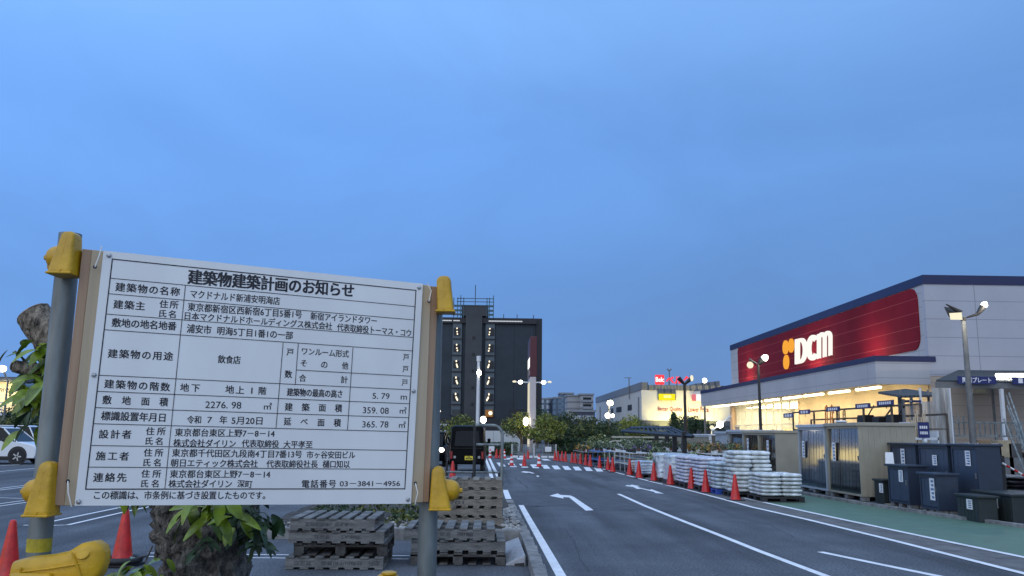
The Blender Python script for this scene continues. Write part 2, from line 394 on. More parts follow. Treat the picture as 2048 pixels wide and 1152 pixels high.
# parking lot lines on the left
def z3(*p): return [G(x / 3.2, 792 + y / 3.2) for x, y in p]
for nm, pts, w in (('lot', ((-300, 462), (0, 447), (245, 430)), .10), ('lot', ((-300, 505), (0, 484), (245, 461)), .10),
                   ('lot', ((-300, 628), (0, 592), (190, 569)), .07), ('lot', ((-300, 640), (0, 603), (190, 579)), .07),
                   ('lot', ((-200, 648), (0, 652), (170, 657)), .07),
                   ('lot', ((-300, 738), (0, 690), (190, 665)), .07), ('lot', ((-300, 755), (0, 705), (190, 678)), .07),
                   ('lot', ((240, 826), (355, 799), (560, 757), (740, 720), (1100, 650)), .075), ('lot', ((150, 828), (355, 829), (435, 826), (800, 742), (1150, 668)), .075)):
    strip('parking_line', z3(*pts), w, W_, .004, 'white bay line on the left parking lot')
strip('parking_line', GP((296, 1106.5), (500, 1109.5), (819, 1112)), .05, W_, .004, 'white double line under the pallets')
strip('parking_line', GP((294, 1113.5), (500, 1116), (817, 1118.5)), .05, W_, .004, 'white double line under the pallets')

# kerb island: gravel bed with a kerb in front and a kerb along the road
KH = .13
kl = [G(1012, 999, KH), G(1033, 1047, KH), G(1050, 1090, KH), G(1070, 1152, KH), G(1096, 1225, KH)]
b = MB()
segs = []
for p, q in zip(kl[:-1], kl[1:]):
    L_ = (q - p).length; k = max(1, round(L_ / .9))
    segs += [(p.lerp(q, i / k), p.lerp(q, (i + 1) / k)) for i in range(k)]
for p, q in segs:
    d = (q - p).normalized(); s = Vector((-d.y, d.x, 0)).normalized()
    s = s if s.x > 0 else -s
    p2, q2 = p + d * .004, q - d * .004
    b.slab([p2, q2, q2 + s * .14, p2 + s * .16], (0, 0, -KH - .02))
struct(b.build('road_kerb', M_['concrete'], bevel=.008), 'concrete kerb between the road and the pallets')
fk0 = G(520, 1069); fk1 = G(1030, 1068)
yk = 13.35
b = MB()
for i in range(10):
    x0 = -3.68 + i * .42
    b.box(x0, x0 + .414, yk, yk + .15, -.02, .16 + .004 * (i % 3))
struct(b.build('bed_kerb', M_['concrete'], bevel=.012), 'rough concrete kerb in front of the gravel bed')
b = MB()
nx_, ny_ = 26, 26
for j in range(ny_ + 1):
    for i in range(nx_ + 1):
        x = -3.68 + 4.23 * i / nx_; y = yk + .15 + 6.6 * j / ny_
        b.v.append((x, y, .10 + .05 * noise.noise(Vector((x * 1.7, y * 1.7, 0))) + R.uniform(0, .02)))
for j in range(ny_):
    for i in range(nx_):
        a = j * (nx_ + 1) + i; b.f.append((a, a + 1, a + nx_ + 2, a + nx_ + 1)); b.m.append(0)
struct(b.build('gravel_bed', M_['soil']), 'dark soil bed with gravel behind the kerb')
b = MB()
for k in range(420):
    if k < 220: x = R.uniform(-3.3, -.8); y = yk + .25 + R.random() ** 1.5 * 1.6
    else: x = R.uniform(.22, .50); y = R.uniform(yk + .2, yk + 4.5)
    r = R.uniform(.02, .055)
    b.ell((x, y, .12 + r * .4 + .05 * noise.noise(Vector((x * 1.7, y * 1.7, 0)))), (r, r * R.uniform(.6, 1), r * .6), 6, 4, 0, Matrix.Rotation(R.uniform(0, 3), 3, 'Z'))
o = b.build('gravel', M_['stone'], smooth=60); o['kind'] = 'stuff'; o['label'] = 'grey pebbles scattered on the planting bed'
# creeping plants in the bed
def leaf_quad(b, c, s, m=0):
    d = Vector((R.gauss(0, 1), R.gauss(0, 1), R.gauss(0, .7))).normalized(); u = d.orthogonal().normalized(); w = d.cross(u)
    a = R.uniform(0, 6.28); u, w = u * math.cos(a) + w * math.sin(a), w * math.cos(a) - u * math.sin(a)
    l = s * R.uniform(.7, 1.3); h = l * R.uniform(.35, .55)
    b.quad(c - u * l, c - w * h, c + u * l, c + w * h, m)
def bush(name, loc, r, n, s, mats, label, cat='plant', group=None, flat=1.0):
    b = MB()
    for k in range(n):
        while True:
            p = Vector((R.uniform(-1, 1), R.uniform(-1, 1), R.uniform(0, 1)))
            if p.length < 1: break
        p = Vector((p.x * r, p.y * r, p.z * r * flat)); leaf_quad(b, p, s, R.randrange(len(mats)))
    o = b.build(name, mats); o.location = loc; return tag(o, label, cat, group)
bush('shrub', (-1.55, 14.6, .1), .75, 700, .045, [M_['leaf_b'], M_['leaf_a']], 'low dark shrub in the gravel bed behind the left pallets', 'shrub', flat=.75)
bush('shrub', (-.85, 15.6, .1), .55, 500, .045, [M_['leaf_a'], M_['leaf_c'], M_['leaf_b']], 'yellow-green low shrub in the bed just left of the right pole', 'shrub', flat=.7)
bush('shrub', (-2.6, 15.2, .1), .6, 450, .045, [M_['leaf_b']], 'dark ground shrub in the bed behind the tree trunk', 'shrub', flat=.5)

# ================================================================== NOTICE BOARD
YL, YR = 1.87, 2.165
bl = P(149, 1011.5, YL); br = P(822, 1007.5, YR)
nrm = Vector((br.x - bl.x, br.y - bl.y, 0)).normalized()      # along the board, horizontal
bn = Vector((-nrm.y, nrm.x, 0))                                # behind the board
BO = Vector((bl.x, bl.y, 0))
def BP(px, py):                                                # picture point on the board's face -> (along, up)
    d = ray(px, py); o = Vector((0, 0, EYE)); t = (BO - o).dot(bn) / d.dot(bn); w = o + d * t
    return Vector(((w - BO).dot(nrm), w.z))
ang = math.atan2(nrm.y, nrm.x)
board = thing('notice_board', 'white construction notice board with ruled Japanese text, tied between two grey poles', 'sign board', BO, ang)
def B3(p, d=0.0): return Vector((p.x, -d, p.y))               # board local: x along, -y towards the viewer, z up
TL, TR, BR_, BL_ = BP(207, 501), BP(845.8, 567.5), BP(822, 1007.5), BP(149, 1011.5)
b = MB(); b.slab([B3(p, .0) for p in (BL_, BR_, TR, TL)], (0, .006, 0)); b.build('panel', M_['board'], board)
def batten(px4, m, nm, th=.03, front=-.001):
    b = MB(); b.slab([B3(BP(*q), front) for q in px4], (0, th, 0)); return b.build(nm, m, board, bevel=.0015)
batten([(128, 1012), (150.5, 1012), (208, 501), (184, 498)], M_['wood'], 'batten', .03, -.0065)
batten([(106.5, 1012), (128, 1012), (184, 498), (164.5, 496)], M_['wood2'], 'batten', .034, -.0085)
batten([(821, 1006.5), (848, 1005), (864.5, 571), (844.5, 567.5)], M_['wood'], 'batten', .03, -.0065)
batten([(848, 1005), (860, 1004.5), (879, 572.5), (864.5, 571)], M_['wood2'], 'batten', .05, -.0085)
batten([(184, 499), (845, 568.5), (844, 579), (183, 512)], M_['wood2'], 'batten', .02, -.037)
# ruled lines (px: both ends, weight in metres)
LN = []
FR = [(224.7, 518.2), (831.7, 580.8), (809.5, 977.5), (171.3, 978.3)]
for i in range(4): LN.append((FR[i], FR[(i + 1) % 4], .0024))
rows = [((221.5, 556.4), (829.6, 613.1)), ((217.4, 587.3), (827.7, 639.8)), ((212.8, 628.1), (825.6, 674.8)), ((209.9, 659.4), (824, 701.7)),
        ((198.9, 750.4), (820.3, 779.5)), ((194.8, 782.6), (818.4, 807.4)), ((191.3, 815.1), (816.6, 835.2)), ((187.5, 847.3), (815.7, 863.4)),
        ((182.7, 890.8), (813.8, 901)), ((177.8, 934), (812, 938.7))]
for a, c in rows: LN.append((a, c, .0015))
LN += [((370.8, 570.8), (329.5, 978.8), .0015), ((566.2, 685.6), (551.8, 857.4), .0015), ((596.5, 687), (590.2, 769.7), .0015),
       ((705.8, 694.6), (694.8, 860), .0015), ((591.7, 739.8), (821.9, 752.3), .0015)]
b = MB()
for i, (a, c, w) in enumerate(LN):
    p, q = BP(*a), BP(*c); d = (q - p).normalized(); n_ = Vector((-d.y, d.x)) * w / 2; e = d * w / 2 if w > .002 else Vector((0, 0))
    k = .0006 + .00002 * i
    b.quad(B3(p - e - n_, k), B3(q + e - n_, k), B3(q + e + n_, k), B3(p - e + n_, k))
b.build('ruled_lines', M_['ink'], board)

_txt = {}
def glyphs(s, bold=0.0, res=3):
    """Outline mesh data of a text in the default font: (verts, faces, xmin, xmax, ymin, ymax)."""
    if (s, bold) in _txt: return _txt[(s, bold)]
    cu_ = bpy.data.curves.new('text', 'FONT'); cu_.body = s; cu_.offset = bold; cu_.resolution_u = res; cu_.fill_mode = 'FRONT'
    o = bpy.data.objects.new('text', cu_); me = o.to_mesh()
    v = [tuple(q.co) for q in me.vertices]; f = [tuple(q.vertices) for q in me.polygons]
    o.to_mesh_clear(); bpy.data.objects.remove(o); bpy.data.curves.remove(cu_)
    r_ = (v, f, min(q[0] for q in v), max(q[0] for q in v), min(q[1] for q in v), max(q[1] for q in v)); _txt[(s, bold)] = r_; return r_
def put_text(b, s, p0, ex, ey, width, height, bold=0.0, m=0, fit_h=True, off=Vector((0, 0, 0))):
    """Text s with its ink box centred on the segment p0 -> p0 + ex*width; height = em (or ink height when fit_h).
    Full-width text is set letter by letter; bold repeats the ink slightly shifted, each copy a hair in front."""
    nrm_ = ex.cross(ey).normalized()
    jobs = []
    if not fit_h and len(s) > 1 and all(ord(c) > 255 for c in s):
        step = (width - height * .88) / (len(s) - 1); kx = min(height, max(step, height * .55) * 1.02) if step < height else height
        for i, c in enumerate(s): jobs.append((c, height * .44 + i * step, kx))
    else: jobs.append((s, None, None))
    sh = [(0, 0)] if not bold else [(-bold, -bold * .6), (bold, -bold * .6), (-bold, bold * .6), (bold, bold * .6)]
    for c, cx, kx in jobs:
        v, f, x0, x1, y0, y1 = glyphs(c, 0.0)
        ky = height / (y1 - y0) if fit_h else height
        yc = (y0 + y1) / 2 if fit_h else .355
        if cx is None: k, xo, cc = width / (x1 - x0), 0.0, x0
        else: k, xo, cc = kx, cx, .5
        for i, (dx, dy) in enumerate(sh):
            b.add([p0 + ex * (xo + (q[0] - cc) * k + dx * height) + ey * ((q[1] - yc) * ky + dy * height) + nrm_ * (.00004 * i) + off for q in v], f, m)
T = [('建築物建築計画のお知らせ', 375.7, 553.8, 709, 582.5, 26, .022), ('建築物の名称', 231.6, 573.8, 359.2, 584.5, 16, .012), ('マクドナルド新浦安明海店', 378.8, 587.7, 561, 602.9, 15, .006),
 ('建築主', 227.6, 608.5, 289.4, 612.8, 16, .012), ('住所', 319.8, 608, 356.3, 610.2, 14.5, .01), ('氏名', 317, 626.7, 352.8, 629.3, 14, .01),
 ('東京都新宿区西新宿6丁目5番1号', 375.7, 613.7, 603.5, 629.8, 15, .008), ('新宿アイランドタワー', 620.4, 632, 755, 642.5, 14, .006),
 ('日本マクドナルドホールディングス株式会社', 367, 631.4, 664.6, 653.3, 14, .006), ('代表取締役トーマス・コウ', 673.3, 654.4, 824.4, 666.9, 14, .006),
 ('敷地の地名地番', 223.8, 645, 352.8, 653, 16, .012), ('浦安市', 373, 657, 423.4, 660.6, 16, .01), ('明海5丁目1番1の一部', 434.7, 661.5, 585.4, 671.5, 15, .008),
 ('建築物の用途', 216.5, 707, 345.3, 713.2, 16, .012), ('飲食店', 435.3, 718.5, 481.9, 720.7, 15, .008), ('戸', 573.5, 703.8, 587, 704.8, 13.5, .01), ('数', 569.5, 748.3, 584, 749, 14, .012),
 ('ワンルーム形式', 602, 702.3, 697.9, 708.5, 13.5, .006), ('そ', 601, 726.3, 613.5, 726.9, 13, .006), ('の', 642.3, 729.4, 654.8, 729.9, 14, .006), ('他', 684, 731.5, 696.3, 732, 13.5, .006),
 ('合', 598.6, 756.3, 611.9, 756.7, 13.5, .008), ('計', 682, 759.5, 695.4, 759.9, 13.5, .008), ('戸', 806.3, 714.2, 817.7, 714.9, 12.5, .006), ('戸', 805.2, 738.1, 816.5, 738.7, 12.5, .006), ('戸', 803.6, 765, 815.1, 765.6, 12.5, .006),
 ('建築物の階数', 209.4, 767.7, 339.2, 774.7, 16, .012), ('地下', 361.1, 775.2, 399.3, 776.5, 15, .01), ('地上', 451.5, 778.7, 488, 780.9, 15, .01), ('1', 502.4, 781.2, 505.0, 781.3, 12, -.007), ('階', 517.5, 781.7, 532.3, 782.2, 14.5, .01),
 ('建築物の最高の高さ', 572.6, 784.2, 687, 788.6, 14.5, .012), ('5. 79', 745.1, 791.6, 778.9, 792.3, 11.5, .0), ('m', 801.4, 795.1, 813.8, 795.5, 8, .0),
 ('敷', 205.4, 799.8, 223, 800.2, 16, .012), ('地', 244.2, 801.4, 261.3, 801.8, 16, .012), ('面', 282.7, 802.8, 299, 803.2, 15, .012), ('積', 319.3, 804, 336, 804.6, 16, .012),
 ('2276. 98', 410.7, 809.3, 482.4, 810.7, 13.5, .0), ('㎡', 528, 813.3, 543.4, 813.6, 13.5, .004),
 ('建', 569.8, 813.9, 585, 814.3, 14.5, .012), ('築', 603.8, 814.8, 618.6, 815.2, 14.5, .012), ('面', 637.9, 815.5, 651.4, 816.1, 14, .012), ('積', 670, 816.5, 683.9, 817, 14.5, .012), ('359. 08', 725.7, 820.2, 777.3, 821.7, 12.5, .0), ('㎡', 799.5, 821.7, 812.9, 822, 12.5, .004),
 ('標識設置年月日', 202.4, 831.8, 333.4, 835.7, 16.5, .012), ('令和', 373.4, 839.7, 403.7, 839.8, 14.5, .008), ('7', 414.6, 839.8, 423.9, 840, 12, 0), ('年', 439.4, 840.1, 454.3, 840.3, 15, .008), ('5月20日', 463.4, 841, 524.7, 842, 15, .006),
 ('延', 567.9, 843, 582.2, 843.4, 14.5, .012), ('べ', 601.3, 843.4, 615.3, 843.6, 13, .01), ('面', 635.3, 845.2, 648.7, 845.6, 14, .012), ('積', 667.6, 845.8, 681.5, 846.2, 14.5, .012), ('365. 78', 724.7, 848.6, 776.7, 848.9, 12.5, .0), ('㎡', 798, 850.4, 811, 850.5, 12.5, .004),
 ('設計者', 198.4, 868.5, 262.2, 869.3, 16, .012), ('住所', 292.6, 862.7, 330.7, 862.8, 14.5, .01), ('氏名', 289.8, 882, 326.3, 883, 14, .01), ('東京都台東区上野7－8－14', 350, 865, 549, 867.6, 14.5, .008), ('株式会社ダイリン', 346.5, 886, 472.2, 887.8, 14.5, .008), ('代表取締役', 483.6, 887, 558, 888.4, 14, .008), ('大平孝至', 567, 889, 625, 889.3, 13.5, .008),
 ('施工者', 192.7, 911.9, 257.2, 912.9, 16, .012), ('住所', 288.2, 905.4, 326, 905.7, 14.5, .01), ('氏名', 285.5, 925.2, 322.5, 925.6, 14, .01), ('東京都千代田区九段南4丁目7番13号', 344.4, 905.9, 603.6, 909, 14.5, .008), ('市ヶ谷安田ビル', 613, 909.7, 710.4, 910.3, 13.5, .008),
 ('朝日エティック株式会社', 341.3, 925.9, 515.6, 927.9, 14.5, .008), ('代表取締役社長', 533, 928, 635.3, 928.5, 14, .008), ('樋口知以', 645, 928.5, 700, 928.9, 14, .008),
 ('連絡先', 187.5, 955.1, 252.5, 955.1, 16.5, .012), ('住所', 283.3, 947.6, 321.4, 947.9, 14.5, .01), ('氏名', 281, 967.4, 318.4, 967.4, 14, .01), ('東京都台東区上野7－8－14', 340, 948.1, 540.1, 948.9, 14.5, .008), ('株式会社ダイリン', 337.2, 967.8, 464.3, 968.1, 14.5, .008), ('深町', 474.9, 967.4, 504.5, 968.8, 14, .008),
 ('電話番号', 603.6, 968.2, 671.8, 967.8, 14.5, .012), ('03－3841－4956', 679.6, 967.3, 799.9, 966.9, 12.5, .003), ('この標識は、市条例に基づき設置したものです。', 185.3, 990.6, 540.1, 991, 15, .008)]
b = MB()
for s, x0, y0, x1, y1, h, bo in T:
    p, q = BP(x0, y0), BP(x1, y1); ex = (q - p); wdt = ex.length; ex /= wdt
    xm, ym = (x0 + x1) / 2, (y0 + y1) / 2
    hm = (BP(xm, ym - h / 2) - BP(xm, ym + h / 2)).length
    digit = all(c in '0123456789. m' for c in s)
    put_text(b, s, B3(p, .0004), B3(ex), Vector((0, 0, 1)), wdt, hm if digit else hm / .86, bo + .009, 0, digit)
b.build('printed_text', M_['ink'], board)
for px in ((218, 511), (838, 575), (188, 750), (827, 782), (157.5, 1003.5), (815.5, 999)):
    b = MB(); c = B3(BP(*px), .0); b.lathe([(.0052, 0), (.0052, .002), (.003, .0045), (.0005, .005)], 8, c, Matrix.Rotation(rad(90), 3, 'X'))
    b.build('bolt', M_['steel'], board, smooth=30)
for pts in (((204, 494), (199, 512), (190, 535)), ((852, 567), (860, 583), (856, 604)), ((136, 962), (137, 985), (143, 1013)), ((829, 966), (832, 985), (829, 1008))):
    b = MB(); p3 = [B3(BP(*q), .010 if i != 2 else .0072) for i, q in enumerate(pts)]
    if pts[0][1] > 900: p3 = [B3(BP(*pts[0]), .0072), B3(BP(*pts[1]), .013), B3(BP(*pts[2]), .004)]
    b.tube(p3, .0014, 6); b.build('cable_tie', M_['tie'], board, smooth=60)
    h = pts[0] if pts[0][1] > 900 else pts[2]
    b = MB(); b.lathe([(.0042, 0), (.0042, .0006)], 12, B3(BP(*h), .0068), Matrix.Rotation(rad(90), 3, 'X')); b.build('tie_hole', M_['dark'], board)

# poles, kept just behind the battens
def pole_thing(label, top_px, Y, r=.0243, z0=0.0):
    t = P(top_px[0], top_px[1], Y)
    o = thing('scaffold_pole', label, 'pole', (t.x, Y, 0), 0, 'poles carrying the notice board')
    b = MB()
    prof = [(r, z0), (r, t.z), (r - .003, t.z + .0005), (r - .003, t.z - .06)]
    b.lathe(prof, 28); b.build('pipe', M_['galv'], o, smooth=40); return o, t
pl, tl = pole_thing('grey steel pole left of the notice board with a flat open top', (141, 468), YL + .055)
pr, tr = pole_thing('grey steel pole right of the notice board, mostly hidden behind it', (868, 592), YR + .075)
b = MB(); z = P(88, 1100, YL + .03).z; b.lathe([(.0246, z - .006), (.0248, z), (.0248, z + .016), (.0246, z + .022)], 24)
b.build('tape_band', mat('yellow_tape', (.42, .34, .02), .5, 0, .25, 30), pl)

def cover(label, base_px, Y, h, mir=1, rot=0.0, scale=1.0, two=True, wk=1.0, dome=True, full=0.0):
    p = P(base_px[0], base_px[1], Y)
    o = thing('clamp_cover', label, 'clamp cover', p, 0, 'yellow pipe clamp covers')
    o.rotation_euler = (0, rot, 0); o.scale = (scale * wk, scale, scale)
    b = MB(); secs = []
    for t, hw, hd, cx in ((0, .0262, .030, 0), (.03, .0270, .031, .0), (.10, .0262, .030, .0005), (.30, .0235, .028, .002), (.5, .0205, .026, .004), (.7, .0175, .024, .006), (.82, .0162, .022, .0068), (.86, .0158, .0215, .007), (.92, .0142, .020, .007), (.97, .010, .016, .0065), (1.0, .004, .008, .006)):
        if full and t < .9: hw = hw * (1 - full) + .0215 * full
        elif full: hw *= 1 + .35 * full
        ring = []
        for j in range(28):
            a = 2 * math.pi * j / 28; ca, sa = math.cos(a), math.sin(a); e = .34
            ring.append(Vector((mir * (cx + hw * math.copysign(abs(ca) ** e, ca)), hd * math.copysign(abs(sa) ** e, sa) - .012, t * h)))
        secs.append(ring)
    b.loft(secs); b.build('shell', M_['yellow'], o, smooth=28)
    b = MB(); b.box(mir * .004 - .0016, mir * .004 + .0016, -.0445, -.036, .004, .09 * h); b.tube([(mir * .001, -.0405, .10 * h), (mir * .0045, -.0375, .5 * h), (mir * .0068, -.0338, .80 * h)], .0011, 6); b.build('mould_seam', M_['yellow'], o)
    b = MB(); b.box(-.0275, .0275, -.0440, .02, -.001, .0040); b.build('bottom_lip', M_['yellow'], o, bevel=.002)
    b = MB(); b.lathe([(.0065, 0), (.0065, .006), (.005, .008)], 6, (-mir * .046, 0, .43 * h), Matrix.Rotation(-mir * rad(90), 3, 'Y')); (dome and b.build('bolt', M_['yellow'], o))
    b = MB()
    b.lathe([(.0005, .047), (.010, .0465), (.018, .043), (.0235, .036), (.0265, .026), (.0275, .014), (.0275, -.0)], 24, (0, 0, .43 * h), Matrix.Rotation(-mir * rad(90), 3, 'Y'))
    (dome and b.build('nut_dome', M_['yellow'], o, smooth=35))
    if two:
        b = MB(); b.ell((-mir * .036, .022, .28 * h), (.02, .022, .02)); b.build('bolt_cap', M_['yellow'], o, smooth=60)
    b = MB(); b.lathe([(.0168, 0), (.0172, .001), (.0165, .0026)], 28, (mir * .0068, -.012, .81 * h)); b.build('moulded_rib', M_['yellow'], o, smooth=40)
    return o
cover('yellow clamp cover at the top of the left pole, above the tan batten', (134.5, 553), YL + .005, .098, 1)
cover('yellow clamp cover low on the left pole beside the board corner', (89, 1030), YL + .005, .112, 1, two=False)
cover('yellow clamp cover at the board top right corner against the sky', (892, 627), YR + .03, .096, -1, two=False, wk=.92, dome=False, full=.75)
cover('yellow clamp cover at the board bottom right corner, in front of pallets', (881, 1018), YR + .03, .106, -1, two=False)
# lower clamps
o = thing('clamp_cover', 'large yellow clamp cover lying across the foot of the left pole', 'clamp cover', P(112, 1150, YL - .02), 0, 'yellow pipe clamp covers')
b = MB(); secs = []
for x, zl, zh, hd in ((-.082, -.05, .018, .02), (-.078, -.055, .030, .03), (-.055, -.055, .036, .034), (-.01, -.05, .041, .036), (.03, -.045, .050, .034), (.055, -.035, .066, .034), (.078, -.02, .070, .030), (.094, .0, .062, .024), (.102, .022, .048, .014)):
    ring = []
    for j in range(24):
        a = 2 * math.pi * j / 24; ca, sa = math.cos(a), math.sin(a)
        ring.append(Vector((x, hd * math.copysign(abs(ca) ** .45, ca), (zl + zh) / 2 + (zh - zl) / 2 * math.copysign(abs(sa) ** .45, sa))))
    secs.append(ring)
b.loft(secs); b.build('shell', M_['yellow'], o, smooth=35)
for pp in ([(-.079, -.028, .004), (-.05, -.036, .012), (.0, -.039, .018), (.05, -.036, .026), (.09, -.022, .03)], [(.045, -.037, .05), (.06, -.036, .02), (.07, -.034, -.01)], [(-.055, -.036, -.03), (-.054, -.037, .02)]):
    b = MB(); b.tube(pp, .0018, 6); b.build('moulded_rib', M_['yellow'], o, smooth=60)
b = MB(); b.box(-.07, .012, -.05, -.03, -.06, .010); b.build('cover_plate', M_['yellow'], o, bevel=.006)
b = MB(); b.lathe([(.014, 0), (.014, .003), (.012, .004)], 20, (.064, -.028, .048), Matrix.Rotation(rad(62), 3, 'X')); b.build('nut_dome', M_['yellow'], o, smooth=40)
b = MB(); b.box(.016, .052, -.046, -.03, -.06, .004); b.build('cover_plate', M_['yellow'], o, bevel=.006)
o = thing('clamp_cover', 'yellow clamp cover peeking up at the bottom edge left of the right pole', 'clamp cover', P(775, 1168, YR - .05), 0, 'yellow pipe clamp covers')
b = MB(); b.ell((0, 0, 0), (.034, .03, .027), 20, 12); b.build('shell', M_['yellow'], o, smooth=60)
b = MB(); b.lathe([(.018, 0), (.018, .004), (.012, .006)], 20, (.004, -.006, .024)); b.build('nut_dome', M_['yellow'], o, smooth=40)

# ================================================================== PRUNED TREE BEHIND THE BOARD
TY = 2.62
def TP(px, py, dy=0.0): return P(px, py, TY + dy)
M_['limb'] = mat('limb_bark', (.16, .13, .095), .95, 0, .8, 60, bump=1.0, bscale=110, stretch=(1, 1, .5), col2=(.40, .33, .25))
tree = thing('pruned_tree', 'pruned tree behind the board, cut branch stubs and broad glossy green leaves', 'tree', (TP(415, 1152).x, TY, 0))
to = Vector(tree.location)
def path_fine(pts, k):
    out = []
    for i in range(len(pts) - 1):
        for j in range(k): out.append(tuple(a + (c - a) * j / k for a, c in zip(pts[i], pts[i + 1])))
    out.append(pts[-1]); return out
def limb(pts, nm, mat_, seed, n=22, k=7, wob=.25):
    q = path_fine(pts, k); b = MB()
    b.tube([TP(x, y, d) - to for x, y, r, d in q], [r * TY / FPX for x, y, r, d in q], n, 0, True, wob, seed)
    return b.build(nm, mat_, tree, smooth=75)
zb = -1.3
b = MB(); c0 = TP(412, 1152) - to
q = [Vector((c0.x + .0, 0, 0.0)), Vector((c0.x, 0, .25)), Vector((c0.x, 0, .7)), Vector((c0.x, 0, c0.z)), TP(412, 1110) - to, TP(408, 1060) - to, TP(402, 1000) - to, TP(395, 950) - to]
rr = [.19, .15, .12, .115, .118, .128, .138, .12]
qq, r2 = [], []
for i in range(len(q) - 1):
    for j in range(8): qq.append(q[i].lerp(q[i + 1], j / 8)); r2.append(rr[i] + (rr[i + 1] - rr[i]) * j / 8)
b.tube(qq, r2, 40, 0, True, .34, 3); b.build('trunk', M_['bark'], tree, smooth=75)
limb([(372, 1085, 38, .0), (368, 1010, 40, .0), (335, 930, 42, .02), (240, 830, 44, .05), (165, 770, 42, .05), (122, 715, 36, .05), (98, 672, 34, .05), (66, 628, 33, .05)], 'cut_limb', M_['limb'], 11, 26, 9, .10)
b = MB(); d_ = (TP(66, 628, .05) - TP(98, 672, .05)).normalized(); c = TP(66, 628, .05) - to + d_ * .002; b.lathe([(.049, 0), (.048, .003)], 16, c, d_.to_track_quat('Z', 'Y').to_matrix()); b.build('cut_face', M_['cut'], tree)
limb([(455, 1050, 50, .0), (480, 960, 46, .05), (520, 860, 42, .08), (540, 780, 40, .08)], 'cut_limb', M_['bark'], 17)
limb([(150, 752, 16, .0), (100, 745, 15, -.02), (60, 739, 13.5, -.04), (28, 732, 12, -.05)], 'branch_stub', M_['limb'], 23, 14, 6, .06)
b = MB(); c = TP(27, 731.6, -.05) - to; b.lathe([(.016, 0), (.0155, .002)], 12, c, Matrix.Rotation(rad(-80), 3, 'Y')); b.build('cut_face', M_['cut'], tree)
def leaf(b, p, d, up, l, w, curl=.25, m=0):
    d = d.normalized(); s = d.cross(up).normalized(); n_ = s.cross(d).normalized(); k = 7; vs = []
    for i in range(k + 1):
        t = i / k; ww = w * (math.sin(math.pi * min(1, t * .92 + .04)) ** .8) * (1 - .25 * t); c = p + d * (l * t) - n_ * (curl * l * t * t)
        vs += [c - s * ww + n_ * ww * .38, c, c + s * ww + n_ * ww * .38]
    b.add(vs, [f for i in range(k) for f in ((3 * i, 3 * i + 1, 3 * i + 4, 3 * i + 3), (3 * i + 1, 3 * i + 2, 3 * i + 5, 3 * i + 4))], m)
RL = random.Random(21)
def leaf_cluster(b, cx, cy, dy, n, sp, l, m=0, down=.6):
    for k in range(n):
        p = TP(cx + RL.gauss(0, sp), cy + RL.gauss(0, sp * .7), dy + RL.gauss(0, .04)) - to
        a = RL.uniform(0, 6.28); d = Vector((math.cos(a), math.sin(a) * .7 - .2, RL.uniform(-1, .5) - down * .4))
        leaf(b, p, d, Vector((RL.gauss(0, .35), RL.gauss(-.45, .3), 1)).normalized(), l * RL.uniform(.7, 1.25), l * RL.uniform(.17, .24), RL.uniform(.05, .35), m)
b = MB()
leaf_cluster(b, 92, 700, -.06, 22, 16, .08); leaf_cluster(b, 85, 775, -.05, 40, 22, .09); leaf_cluster(b, 75, 840, -.02, 8, 16, .07)
leaf_cluster(b, 60, 780, -.05, 10, 14, .09); leaf_cluster(b, 30, 706, -.04, 3, 8, .05)
leaf_cluster(b, 270, 985, -.1, 12, 20, .06)
leaf_cluster(b, 425, 1008, -.22, 13, 20, .085); leaf_cluster(b, 455, 1030, -.20, 9, 20, .08); leaf_cluster(b, 382, 1022, -.21, 4, 9, .085)
leaf_cluster(b, 290, 1135, -.20, 16, 20, .06); leaf_cluster(b, 290, 1155, -.22, 10, 28, .075)
fo = b.build('foliage', M_['leaf'], tree, smooth=60)
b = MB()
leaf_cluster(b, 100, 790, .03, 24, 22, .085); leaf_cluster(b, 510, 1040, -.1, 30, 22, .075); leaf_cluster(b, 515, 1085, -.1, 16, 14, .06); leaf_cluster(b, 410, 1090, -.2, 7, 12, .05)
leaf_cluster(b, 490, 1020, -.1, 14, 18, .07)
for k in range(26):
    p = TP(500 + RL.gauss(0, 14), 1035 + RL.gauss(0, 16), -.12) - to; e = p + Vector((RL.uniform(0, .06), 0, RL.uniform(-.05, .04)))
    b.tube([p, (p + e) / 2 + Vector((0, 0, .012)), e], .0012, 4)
b.build('shaded_foliage', M_['leafd'], tree, smooth=60)  # shade on these leaves is put into the darker leaf colour
for a, c in (((52, 722), (30, 702)), ((48, 724), (38, 702)), ((290, 1125), (305, 1092)), ((280, 1150), (245, 1135))):
    b = MB(); b.tube([TP(*a, -.05) - to, TP(*c, -.05) - to], .0025, 6); b.build('twig', M_['bark'], tree)

